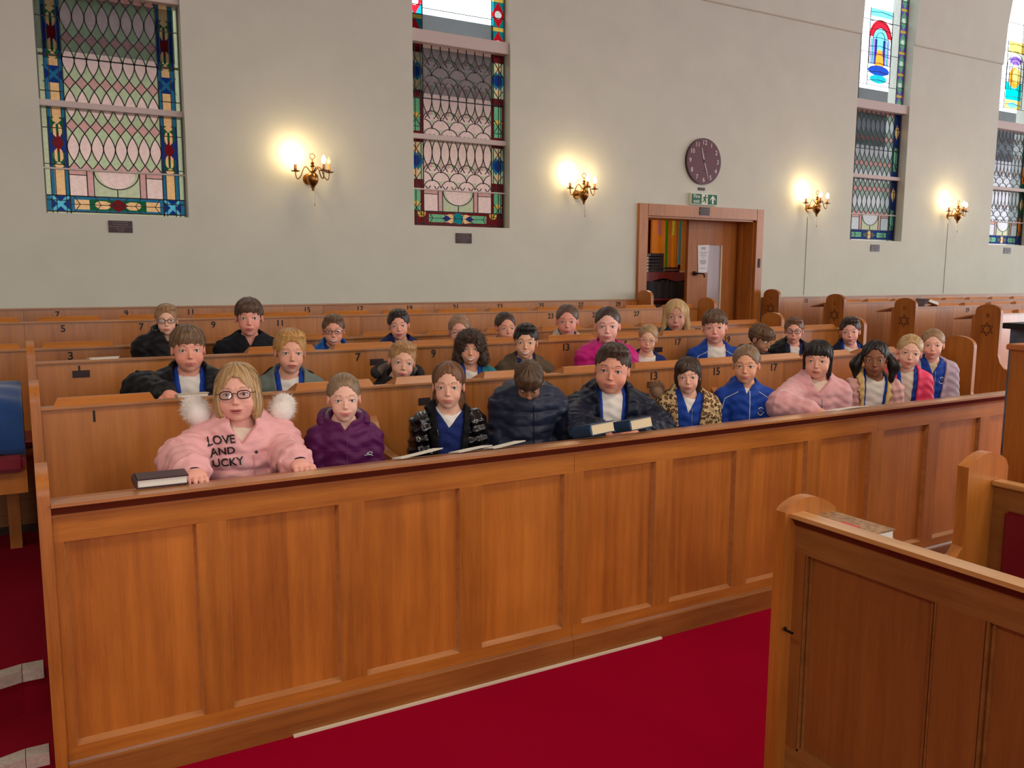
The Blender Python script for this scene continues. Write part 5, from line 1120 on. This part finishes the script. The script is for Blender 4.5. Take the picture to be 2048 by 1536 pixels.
            if gm.get('fur'):
                fcol, tufts = gm['fur']; base = np.concatenate([[N+np.array(c0)*(1-t)+np.array(c1)*t for t in np.linspace(0, 1, 14)] for c0, c1 in tufts])
                fr_ = gm.get('furr', .04); n_ = 15000; c_ = base[rng.integers(0, len(base), n_)]+rng.normal(0, .005, (n_, 3)); dv = rng.normal(0, 1, (n_, 3)); dv /= np.linalg.norm(dv, axis=1)[:, None]; ln = fr_*rng.uniform(.8, 1.08, n_)[:, None]
                tn = np.cross(dv, rng.normal(0, 1, (n_, 3))); tn /= np.linalg.norm(tn, axis=1)[:, None]; dr = dv+rng.normal(0, .10, (n_, 3)); a1 = c_+dv*ln*.6; tip = c_+dr*ln; q = np.stack([a1-tn*.0008, a1+tn*.0008, tip], 1).reshape(-1, 3); fs_ = np.arange(n_*3).reshape(-1, 3)
                fc = np.array(srgb(fcol)); cc = np.repeat(np.clip(fc*rng.uniform(.93, 1.06, (n_, 1)), 0, 1), 3, 0)
                core = lambda P: np.min([np.linalg.norm(P-b.astype(F4), axis=1)-fr_*.86 for b in base[::3]], axis=0); vv, ff = nets(core, base.min(0)-.08, base.max(0)+.08, .006)
                mesh_obj('fur_trim', [(vv, ff, np.tile(fc, (len(vv), 1))), (q, fs_, cc)], attr_mat('fur', .9, sheen=.3), root, smooth=True)
    if sp.get('cuff'):
        for i in (0, 1):
            f_ = (Wr[i]-El[i])/np.linalg.norm(Wr[i]-El[i]); cf = lambda P, i=i, f_=f_: cap(P, Wr[i]-f_*.01, Wr[i]+f_*.020, .048, .034); vv, ff = nets(cf, Wr[i]-.11, Wr[i]+.11, .005); mesh_obj('cuff', [(vv, ff, None)], sp['cuff'], root)
    # --- details lying on the garments
    def on_front(fn, pts, off=.0015):
        p = np.array(pts, float); y = surf_pts(fn, p[:, 0], p[:, 1], N[1]-.24, N[1]+.10); return np.stack([p[:, 0], y-off, p[:, 1]], 1)
    for dt in sp.get('detail', ()):
        fn = out[dt['on']]; kind = dt['d']
        if kind == 'text':
            ms = MB()
            for s, dx, dz, sz in dt['lines']:
                v, f = text_mesh(s, sz, faceM(0, 0, 0), .0, .0008); v = np.array([tuple(p) for p in v]); ra = math.radians(dt.get('rot', 0)); xx = v[:, 0]*math.cos(ra)-v[:, 2]*math.sin(ra); zz = v[:, 0]*math.sin(ra)+v[:, 2]*math.cos(ra)
                w_ = on_front(fn, np.stack([xx+dx+N[0], zz+dz+N[2]], 1), dt.get('off', .0075)); b_ = w_.copy(); b_[:, 1] += .006; ms.add(w_, f); nV = len(w_)
            ms.build('lettering', dt['mat'], root, keep=True)
        elif kind == 'line':
            P_ = np.array(dt['pts'], float); t = np.linspace(0, len(P_)-1, 26); i = np.minimum(t.astype(int), len(P_)-2); u = (t-i)[:, None]; Q = P_[i]*(1-u)+P_[i+1]*u; Q = Q+[N[0], N[2]]
            MB().tube(on_front(fn, Q, .001), dt.get('r', .0022), 6).build(dt.get('n', 'piping'), dt['mat'], root, smooth=True, keep=True)
        elif kind == 'badge':
            cx, cz = dt['at']; ms = MB()
            for a0, a1, r in ((40, 140, .017), (190, 350, .019)): th = np.radians(np.linspace(a0, a1, 14)); ms.tube(on_front(fn, np.stack([N[0]+cx+r*np.cos(th), N[2]+cz+r*np.sin(th)*1.15], 1), .001), .0022, 5)
            ms.build('badge_ring', plain('lettering_white', 0), root, keep=True); ms = MB(); ms.tube(on_front(fn, [(N[0]+cx, N[2]+cz+.008), (N[0]+cx+.001, N[2]+cz), (N[0]+cx-.001, N[2]+cz-.008)], .001), [.005, .007, .003], 6); ms.build('badge_crest', plain('badge_brown', (104, 80, 74), .6), root, keep=True)
        elif kind == 'button':
            ms = MB()
            for q in dt['pts']: p = on_front(fn, [(N[0]+q[0], N[2]+q[1])], .001)[0]; b = MB().lathe([(0, .003), (dt['r'], .002), (dt['r'], -.002), (0, -.002)], (0, 0, 0), 10); ms.add([(p[0]+v[0], p[1]-v[2], p[2]+v[1]) for v in b.v], b.f)
            ms.build('snap_button', dt['mat'], root, keep=True)
        elif kind == 'patch':
            x_, z_, w_, h_ = dt['rect']; n1, n2 = 6, 5; Q = [(N[0]+x_+w_*i/n1, N[2]+z_+h_*j/n2) for j in range(n2+1) for i in range(n1+1)]; S_ = on_front(fn, Q, dt.get('off', .003)); m_ = MB(); K = len(Q); S2 = S_+[0, .004, 0]
            fs = [(j*(n1+1)+i, j*(n1+1)+i+1, (j+1)*(n1+1)+i+1, (j+1)*(n1+1)+i) for j in range(n2) for i in range(n1)]; m_.add(S_, fs); m_.build(dt.get('n', 'pocket'), dt['mat'], root, smooth=True, keep=True)
    # legs: trousers and shoes
    global TR_M
    if TR_M is None:
        def legs(P):
            d = None
            for q in (-1, 1): e = su(cap(P, (q*.07, .0, .075), (q*.09, -.29, .085), .075, .058), cap(P, (q*.09, -.29, .08), (q*.09, -.25, -.33), .056, .045), .03); d = e if d is None else su(d, e, .03)
            return su(d, ell(P, (0, .03, .08), (.15, .115, .085)), .04)
        vv, ff = nets(legs, (-.25, -.42, -.42), (.25, .22, .22), .012); t0 = mesh_obj('trousers', [(vv, ff, None)], cloth('school_trousers', (44, 46, 52)), root)
        sh = lambda P: np.maximum(su(ell(P, (0, -.06, .03), (.038, .10, .035)), cap(P, (0, .0, .04), (0, .0, .075), .035), .03), -P[:, 2]); vv, ff = nets(sh, (-.08, -.2, -.02), (.08, .08, .13), .007)
        s0 = mesh_obj('shoe', [(vv, ff, None)], plain('black_shoe', (22, 20, 22), .35), root); TR_M = (t0.data, s0.data); s0.location = (-.09, -.24, -.41); s1 = s0.copy(); COL.objects.link(s1); s1.location.x = .09
        for o_ in (s0, s1): o_.location.z = -(seat-floor_z)+.002
    else:
        for nme, d_, lc in (('trousers', TR_M[0], (0, 0, 0)), ('shoe', TR_M[1], (-.09, -.24, -(seat-floor_z)+.002)), ('shoe', TR_M[1], (.09, -.24, -(seat-floor_z)+.002))):
            o_ = bpy.data.objects.new(nme, d_); COL.objects.link(o_); o_.parent = root; o_.location = lc
    return root
# ------------------------------------------------------------------ the children and their teacher
T = lambda n, c, **k: cloth(n, c, **k)
NAVY = (26, 66, 160)
def shirt(c=(232, 226, 220), o=.004, nh=.052): return dict(n='shirt', k='s', mat=T('white_shirt' if c == (232, 226, 220) else 'shirt_%d' % c[0], c, var=.02), o=o, open=(0, 0), nh=nh)
def track(o=.012, op=(.004, .050), c=NAVY, x0=0., **k): return dict(n='tracksuit_top', k='t', mat=T('royal_blue_jersey' if c == NAVY else 'jersey_%d_%d' % c[:2], c, rough=.6, var=.04), o=o, open=op, x0=x0, collar=(.034, .057), nh=.048, **k)
def coat(name, mat, o=.030, op=(.03, .08), rib=0., hood=None, **k): return dict(n=name, k='c', mat=mat, o=o, open=op, rib=rib, hood=hood, **k)
pipe = plain('white_piping', (214, 218, 226), .6); zipm = plain('zip_silver', (150, 152, 158), .4, metal=.5)
def zipl(on, x=.0, z0=-.02, z1=-.3, mat=None, r=.0022): return dict(d='line', on=on, n='zip', pts=[(x, z0), (x, (z0+z1)/2), (x, z1)], mat=mat or zipm, r=r)
def raglan(on, w=.12): return [dict(d='line', on=on, n='piping', pts=[(q*.055, -.005), (q*w, -.045), (q*(w+.012), -.10)], mat=pipe, r=.002) for q in (-1, 1)]
FAIR, PALE, TAN, BROWN = (226, 172, 150), (232, 184, 164), (206, 150, 122), (146, 96, 70)
blk = T('black_nylon', (20, 20, 24), rough=.5, var=.2); navyp = T('navy_nylon', (20, 26, 44), rough=.45, var=.15)
PEOPLE = [
 # front row
 dict(px=477, top=728, chin=838, Y=3.24, row='A', label='person in a pink padded coat with fur hood and glasses, arms on the ledge', hair='bob', hcol=(196, 160, 112), brow=(150, 116, 84), skin=(228, 172, 156), wide=1.12, build=1.20, cuff=T('dark_cuff', (40, 30, 52)), yaw=-8, pitch=-6, roll=-3, smile=.0, open=.45, glasses=((50, 20, 30), .105, .072), gthick=1.2, vol=.04, hs=.99,
      wear=[shirt((222, 206, 190)), coat('coat', T('pink_padded', (236, 176, 178), rough=.55, var=.04), .036, (.0, .045), .010, z0=.075, hood=(.045, .118, -.005), collar=(.055, .062), fur=((240, 232, 226), (((-.150, .02, .066), (-.166, .07, .090)), ((.148, .02, .060), (.164, .07, .080)))), furr=.050, wr=.003)],
      wrist={-1: (385, 945, 2.965), 1: (592, 925, 2.99)}, elbow={-1: (362, 925, 3.16), 1: (556, 905, 3.2)},
      detail=[dict(d='text', on='coat', lines=[('LOVE', -.080, -.012, .040), ('AND', -.076, -.052, .039), ('LUCKY', -.070, -.092, .040)], rot=5, mat=black), zipl('coat', .030, -.07, -.34, plain('pink_placket', (222, 150, 154), .5), .003), dict(d='button', on='coat', pts=[(.040, -.06), (-.050, .0)], r=.006, mat=plain('dark_snap', (60, 30, 40), .3)),
              dict(d='line', on='coat', n='pocket_zip', pts=[(.10, -.085), (.102, -.13), (.104, -.165)], mat=plain('rose_zip', (190, 150, 140), .4), r=.0025)]),
 dict(px=688, top=746, chin=838, Y=3.30, row='A', label='person in a zipped purple waterproof jacket, hair tied back', hair='tied', hcol=(150, 124, 96), roots=(130, 100, 74), brow=(134, 100, 74), skin=PALE, build=.98, smile=.45, yaw=4, wide=.98, vol=.018, iris=(90, 100, 96),
      wear=[coat('jacket', T('purple_shell', (92, 28, 84), rough=.5, var=.06), .018, (0, .020), hood=(.034, .088, .030), hoodmat=T('purple_shell', 0), lining=T('grey_fleece', (140, 132, 134)), collar=(.05, .060), wr=.0028, z0=.05)],
      detail=[zipl('jacket', 0, -.035, -.3, T('purple_zip', (120, 50, 104)), .002), dict(d='line', on='jacket', n='logo_mark', pts=[(.072, -.105), (.098, -.108), (.106, -.098), (.098, -.095), (.082, -.100), (.108, -.112)], mat=pipe, r=.0016), dict(d='line', on='jacket', n='seam', pts=[(-.11, -.08), (0, -.075), (.11, -.08)], mat=T('purple_zip', 0), r=.001)]),
 dict(px=896, top=722, chin=812, Y=3.30, row='A', label='person in a shiny black jacket over a navy cardigan', hair='half', hcol=(124, 84, 56), brow=(90, 62, 44), skin=(226, 176, 152), smile=.1, build=.98, vol=.022, yaw=-3,
      wear=[shirt(), dict(n='cardigan', k='t', mat=T('navy_knit', (28, 44, 104), bmp=.4, scale=90), o=.011, open=(.0, .060), z0=None, nh=.05), coat('jacket', T('black_jersey', (18, 18, 20)), .028, (.035, .062), hood=(.034, .085, -.012), sleeves_mat=plain('patent_black', (10, 10, 12), .12, var=.3, scale=40, bmp=.6, coat=.6))],
      detail=[dict(d='button', on='jacket', pts=[(-.085, -.15), (.09, -.165)], r=.0075, mat=zipm), dict(d='line', on='jacket', n='zip', pts=[(-.062, -.05), (-.045, -.14), (-.036, -.27)], mat=plain('brass_zip', (150, 124, 84), .3, metal=.8), r=.0022), dict(d='button', on='cardigan', pts=[(0, -.17), (0, -.205)], r=.006, mat=T('navy_button', (20, 30, 80)))]),
 dict(px=1056, top=722, chin=800, Y=3.22, row='A', label='person with bowed brown head in a navy puffer coat', hair='bowed', hcol=(96, 72, 50), roots=(80, 60, 40), skin=(170, 124, 92), pitch=44, build=1.05, vol=.03, brow=(70, 50, 40), bturn=.7,
      wear=[coat('puffer_coat', T('slate_navy_nylon', (40, 46, 66), rough=.45, var=.1), .034, (0, .02), .012, hood=(.045, .105, .0), collar=(.05, .062))], detail=[zipl('puffer_coat', 0, -.03, -.3, T('dark_zip', (20, 22, 30))), dict(d='line', on='puffer_coat', n='pocket_zip', pts=[(.03, -.15), (.09, -.145)], mat=T('dark_zip', 0), r=.0025)]),
 dict(px=1222, top=686, chin=783, Y=3.30, row='A', label='person in a large navy puffer coat over white shirt leaning on the ledge', hair='crop', hcol=(74, 54, 42), skin=(222, 158, 134), blush=.8, wide=1.16, build=1.30, smile=.35, roll=4, yaw=-4, vol=.028, brow=(60, 44, 36),
      wear=[shirt(), track(.012, (.030, .050), x0=-.01), coat('puffer_coat', navyp, .034, (.040, .070), .010, hood=(.060, .118, .006), wr=.003, x0=.0)],
      wrist={-1: (1200, 862, 3.05), 1: (1268, 862, 3.05)}, elbow={-1: (1146, 866, 3.12), 1: (1316, 856, 3.16)}, detail=[dict(d='button', on='puffer_coat', pts=[(.125, -.07)], r=.004, mat=pipe)]),
 dict(px=1373, top=714, chin=784, Y=3.30, row='A', label='person in a leopard print coat over a blue school top', hair='side', hcol=(70, 50, 38), skin=(224, 172, 150), smile=-.15, build=1.0, vol=.03, roll=-2, brow=(80, 58, 44),
      wear=[shirt(), track(.012, (0, .040), z0=.14), coat('leopard_coat', leopard(), .034, (.035, .072), hood=(.040, .100, -.005), hoodmat=T('black_plush', (18, 16, 16)), fur=((150, 116, 90), (((-.155, .02, .03), (-.150, .07, .05)),)), furr=.036)],
      detail=[zipl('tracksuit_top', .004, -.04, -.26), dict(d='badge', on='tracksuit_top', at=(.038, -.15))]),
 dict(px=1489, top=690, chin=764, Y=3.30, row='A', label='person in a blue tracksuit top with white piping and badge, light hair tied back', hair='tied', hcol=(140, 112, 84), roots=(110, 84, 60), skin=(222, 164, 134), smile=.45, build=1.0, vol=.026, yaw=-4, brow=(96, 70, 50),
      wear=[shirt(), track(.018, (0, .024), z0=.085)], detail=[zipl('tracksuit_top', .004, -.0, -.28, pipe, .0024), dict(d='badge', on='tracksuit_top', at=(.070, -.11))]+raglan('tracksuit_top')),
 dict(px=1632, top=680, chin=754, Y=3.28, row='A', label='person in a pale pink padded coat, straight black hair with fringe', hair='bangs', hcol=(36, 28, 28), skin=(222, 168, 146), smile=-.05, open=.15, wide=1.1, build=1.08, vol=.028, brow=(60, 46, 40), yaw=-5,
      wear=[shirt((226, 206, 188)), track(.012, (.02, .05), c=(30, 50, 96)), coat('coat', T('pale_pink_padded', (226, 168, 172), rough=.8, sheen=.3), .034, (.0, .052), .005, hood=(.036, .105, .0), lining=T('cream_plush', (206, 196, 180)), x0=0.)],
      wrist={-1: (1622, 822, 3.02)}, elbow={-1: (1560, 812, 3.16)}, detail=[zipl('coat', 0, -.07, -.3)]),
 dict(px=1746, top=681, chin=750, Y=3.30, row='A', label='person with dark pigtails in a pastel coat over white shirt and blue top', hair='pigtails', hcol=(24, 18, 20), skin=BROWN, lips=(120, 66, 60), smile=.35, build=.98, vol=.026, brow=(30, 20, 18), iris=(36, 24, 20), blush=.15,
      wear=[shirt(), track(.012, (.040, .055), x0=-.008), coat('coat', T('pastel_yellow', (228, 196, 130), rough=.8), .028, (.052, .068), hood=(.032, .092, .0), hoodmat=T('pastel_pink', (222, 172, 168)), sleeves_mat=T('pastel_pink', (222, 172, 168)))], detail=[]),
 dict(px=1815, top=669, chin=735, Y=3.33, row='A', label='person in a bright coral pink coat, blond hair tied back, second from the pew end', hair='tied', hcol=(206, 172, 122), roots=(190, 150, 100), skin=PALE, smile=.55, roll=7, build=.96, vol=.024, brow=(176, 140, 104), yaw=6,
      wear=[shirt((222, 204, 180)), track(.012, (.02, .040)), coat('coat', T('coral_pink', (232, 66, 104), rough=.55), .028, (.045, .065))], detail=[zipl('tracksuit_top', -.016, -.02, -.25)]),
 dict(px=1862, top=658, chin=716, Y=3.42, row='A', label='person in a pale lilac coat over a blue top with badge, at the pew end', hair='tied', hcol=(170, 136, 100), roots=(150, 112, 80), skin=PALE, smile=.25, build=1.0, vol=.022, brow=(150, 112, 84),
      wear=[shirt((206, 190, 160)), track(.014, (0, .042), z0=.13), coat('coat', T('lilac_grey', (184, 164, 178), rough=.6), .028, (.052, .080))], detail=[zipl('tracksuit_top', .0, -.04, -.28), dict(d='badge', on='tracksuit_top', at=(.045, -.10))]),
 # second row
 dict(px=378, top=647, chin=740, Y=4.16, row='B', label='person in a black puffer over blue top, thick light brown fringe', hair='fringe', hcol=(126, 98, 70), skin=(226, 158, 136), blush=.9, wide=1.08, build=1.15, smile=.0, vol=.03, brow=(90, 66, 46), yaw=5, hs=.95,
      wear=[shirt(), track(.012, (.02, .046)), coat('puffer_coat', blk, .034, (.045, .070), .010, hood=(.042, .112, .004))], wrist={-1: (330, 790, 3.9)}, elbow={-1: (280, 780, 4.1)}, detail=[]),
 dict(px=581, top=655, chin=743, Y=4.16, row='B', label='person in an open grey green parka, pale ginger hair', hair='crop', hcol=(206, 156, 88), skin=(224, 166, 142), smile=-.1, open=.35, build=.98, vol=.038, roll=3, yaw=8, brow=(180, 130, 84), hs=.94,
      wear=[shirt(), track(.012, (.02, .045), x0=.01), coat('parka', T('sage_grey', (112, 122, 116), rough=.7), .030, (.045, .070), hood=(.040, .112, -.002), hoodmat=T('black_plush', (18, 16, 16)))], detail=[]),
 dict(px=804, top=681, chin=757, Y=4.14, row='B', label='person in a charcoal hooded coat, short sandy hair, head tilted', hair='crop', hcol=(196, 150, 100), skin=(226, 174, 150), smile=-.05, build=.96, vol=.022, roll=8, yaw=8, pitch=2, brow=(170, 124, 84),
      wear=[coat('hooded_coat', T('charcoal_shell', (40, 38, 40)), .026, (0, .03), hood=(.042, .118, .06), lining=T('grey_brown_lining', (112, 100, 92)), collar=(.045, .060))], detail=[]),
 dict(px=940, top=657, chin=727, Y=4.18, row='B', label='person with big dark curly hair in a teal jacket', hair='curly', hcol=(74, 52, 40), skin=(218, 160, 134), smile=1.1, open=1.0, build=.92, vol=.05, brow=(64, 44, 34), hs=.93,
      wear=[shirt(), track(.012, (.012, .036)), coat('jacket', T('teal_shell', (28, 122, 136), rough=.5), .026, (.04, .06))], detail=[zipl('tracksuit_top', -.01, -.03, -.2, pipe)]),
 dict(px=1050, top=646, chin=715, Y=4.18, row='B', label='person in an olive hooded jacket, short black hair, wide smile', hair='quiff', hcol=(38, 30, 28), skin=(224, 170, 140), smile=1.2, open=1., build=1.0, vol=.022, brow=(50, 36, 30), roll=2, hs=.96,
      wear=[track(.016, (.0, .02), c=(34, 50, 110)), coat('jacket', T('olive_canvas', (92, 78, 62), rough=.85), .030, (.02, .05), hood=(.040, .105, -.002))], detail=[]),
 dict(px=1213, top=616, chin=685, Y=4.20, row='B', label='person in a magenta padded jacket, high forehead and dark hair tied back', hair='tied', hcol=(70, 50, 42), skin=(234, 178, 164), smile=.25, build=1.08, vol=.014, brow=(110, 80, 66), hs=1.02,
      wear=[coat('jacket', T('magenta_nylon', (206, 34, 132), rough=.5), .030, (0, .035), .006, hood=(.036, .105, .004), collar=(.045, .060))], detail=[zipl('jacket', .0, -.04, -.3, T('magenta_zip', (170, 24, 110))), dict(d='line', on='jacket', n='emblem', pts=[(.09, -.10), (.112, -.11), (.096, -.13), (.11, -.135), (.10, -.15)], mat=plain('gold_thread', (222, 160, 40), .5), r=.0025)]),
 dict(px=1294, top=649, chin=702, Y=4.14, row='B', label='person with clear framed glasses and blond hair tied back, blue cardigan', hair='tied', hcol=(180, 146, 104), roots=(160, 124, 86), skin=(224, 176, 150), smile=-.2, build=.84, vol=.028, roll=5, pitch=4, glasses=((214, 170, 160), .10, .07), brow=(160, 124, 92),
      wear=[shirt(), dict(n='cardigan', k='t', mat=T('navy_knit', 0), o=.012, open=(.02, .06), nh=.05)], detail=[]),
 dict(px=1427, top=618, chin=685, Y=4.20, row='B', label='person in a blue tracksuit top open over white shirt, brown fringe', hair='fringe', hcol=(112, 84, 60), skin=(230, 168, 152), blush=.8, smile=.25, build=1.12, wide=1.1, vol=.03, roll=-3, brow=(100, 74, 54),
      wear=[shirt(), track(.018, (.055, .062), x0=.01)], detail=raglan('tracksuit_top', .125)),
 dict(px=1585, top=634, chin=685, Y=4.16, row='B', label='person in a black coat with round dark glasses, short brown hair', hair='crop', hcol=(122, 84, 60), skin=(228, 166, 146), smile=.1, build=1.05, vol=.024, glasses=((24, 18, 22), .10, .080), gthick=1.3, brow=(110, 80, 60),
      wear=[shirt(), track(.012, (.01, .035), c=(32, 40, 86)), coat('coat', blk, .032, (.02, .06), hood=(.036, .10, .0))], detail=[]),
 dict(px=1697, top=634, chin=688, Y=4.20, row='B', label='person in a navy jacket over blue top and white shirt, dark hair with stray tufts', hair='crop', hcol=(58, 42, 36), skin=(232, 172, 156), blush=.7, smile=.45, build=.98, vol=.026, roll=-3, brow=(70, 50, 40),
      wear=[shirt(), track(.012, (.035, .052)), coat('jacket', T('ink_navy', (24, 30, 52)), .026, (.055, .075))], detail=[]),
 # third row
 dict(px=334, top=608, chin=668, Y=4.98, row='C', label='person in a black puffer with high collar, dark framed glasses, sandy hair', hair='crop', hcol=(172, 132, 92), skin=(226, 178, 152), smile=.1, build=1.12, vol=.03, glasses=((40, 28, 36), .115, .075), gthick=1.2, brow=(150, 110, 80),
      wear=[coat('puffer_coat', blk, .036, (0, .018), .005, hood=(.036, .10, .0), collar=(.065, .060))], detail=[]),
 dict(px=499, top=592, chin=670, Y=4.98, row='C', label='person in a black hooded top, tallest in the third row, brown fringe', hair='fringe', hcol=(98, 72, 54), skin=(228, 160, 142), blush=.8, smile=.1, open=.2, build=1.18, wide=.96, vol=.026, brow=(96, 70, 54), hs=.94,
      wear=[coat('hooded_top', T('black_fleece', (24, 25, 32)), .030, (0, .025), hood=(.040, .105, .002))], detail=[zipl('hooded_top', 0, -.05, -.2, T('dark_zip', (20, 22, 30)))]),
 dict(px=667, top=628, chin=690, Y=5.0, row='C', label='person in a bright blue jacket with glasses and a wide smile', hair='crop', hcol=(116, 88, 66), skin=(226, 160, 136), smile=1.1, open=.9, build=.98, vol=.02, glasses=((48, 38, 48), .11, .07), brow=(110, 80, 60),
      wear=[track(.014, (.0, .03), c=(28, 60, 120)), coat('jacket', T('bright_blue_shell', (20, 96, 176), rough=.5), .030, (.03, .06), hood=(.034, .105, .0))], detail=[]),
 dict(px=797, top=618, chin=678, Y=5.0, row='C', label='person in a dark blue patterned jacket, short dark hair', hair='crop', hcol=(52, 42, 38), skin=(228, 166, 144), smile=.5, open=.3, build=1.0, vol=.03, roll=-4, brow=(70, 52, 44),
      wear=[coat('jacket', T('blue_black_shell', (24, 34, 84), var=.5, scale=14), .030, (.0, .04), hood=(.040, .105, .0), hoodmat=blk)], detail=[]),
 dict(px=918, top=630, chin=692, Y=4.98, row='C', label='person half hidden behind the curly haired child, fair hair tied back', hair='tied', hcol=(166, 128, 98), skin=(228, 166, 148), smile=.1, build=.92, vol=.03, brow=(140, 104, 80), wear=[coat('jacket', T('dusty_rose', (150, 110, 108)), .022, (0, .03))], detail=[]),
 dict(px=1010, top=624, chin=682, Y=4.98, row='C', label='person with dark ponytail in a dusty pink top, third row', hair='tied', hcol=(74, 54, 46), skin=(222, 160, 136), smile=-.1, build=.9, vol=.022, yaw=16, brow=(84, 60, 48), wear=[coat('top', T('blush_top', (206, 164, 150)), .020, (0, .03))], detail=[]),
 dict(px=1133, top=609, chin=672, Y=5.0, row='C', label='person in a cream fleece hooded coat, brown hair tied back', hair='tied', hcol=(104, 78, 64), skin=(230, 160, 144), blush=.8, smile=.5, build=1.0, vol=.022, brow=(110, 80, 64), hs=.98,
      wear=[track(.014, (.0, .03), c=(60, 60, 120)), coat('fleece_coat', T('cream_plush', (206, 196, 180), bmp=.6), .032, (.01, .055), hood=(.036, .105, .0), hoodmat=T('cream_plush', 0))], detail=[]),
 dict(px=1350, top=596, chin=662, Y=5.02, row='C', label='person in a dark teal coat, adult with shoulder length blond hair', hair='woman', hcol=(216, 178, 122), skin=(206, 150, 132), smile=-.1, open=.3, build=1.25, wide=1.0, vol=.035, brow=(140, 104, 80), hs=.93, blush=.2,
      wear=[coat('coat', T('deep_teal_nylon', (20, 60, 84), rough=.5), .030, (.0, .05), hood=(.038, .11, .0))], detail=[]),
 dict(px=1519, top=648, chin=704, Y=4.10, row='B', label='person turned away in a dark jacket, beside the child with round glasses', hair='bowed', hcol=(112, 84, 58), skin=(176, 130, 100), pitch=20, build=.85, vol=.02, brow=(90, 60, 40), yaw=60,
      wear=[coat('jacket', T('ink_navy', 0), .026, (0, .03), hood=(.036, .10, .0))], detail=[]),
]
for sp in PEOPLE: person(sp)
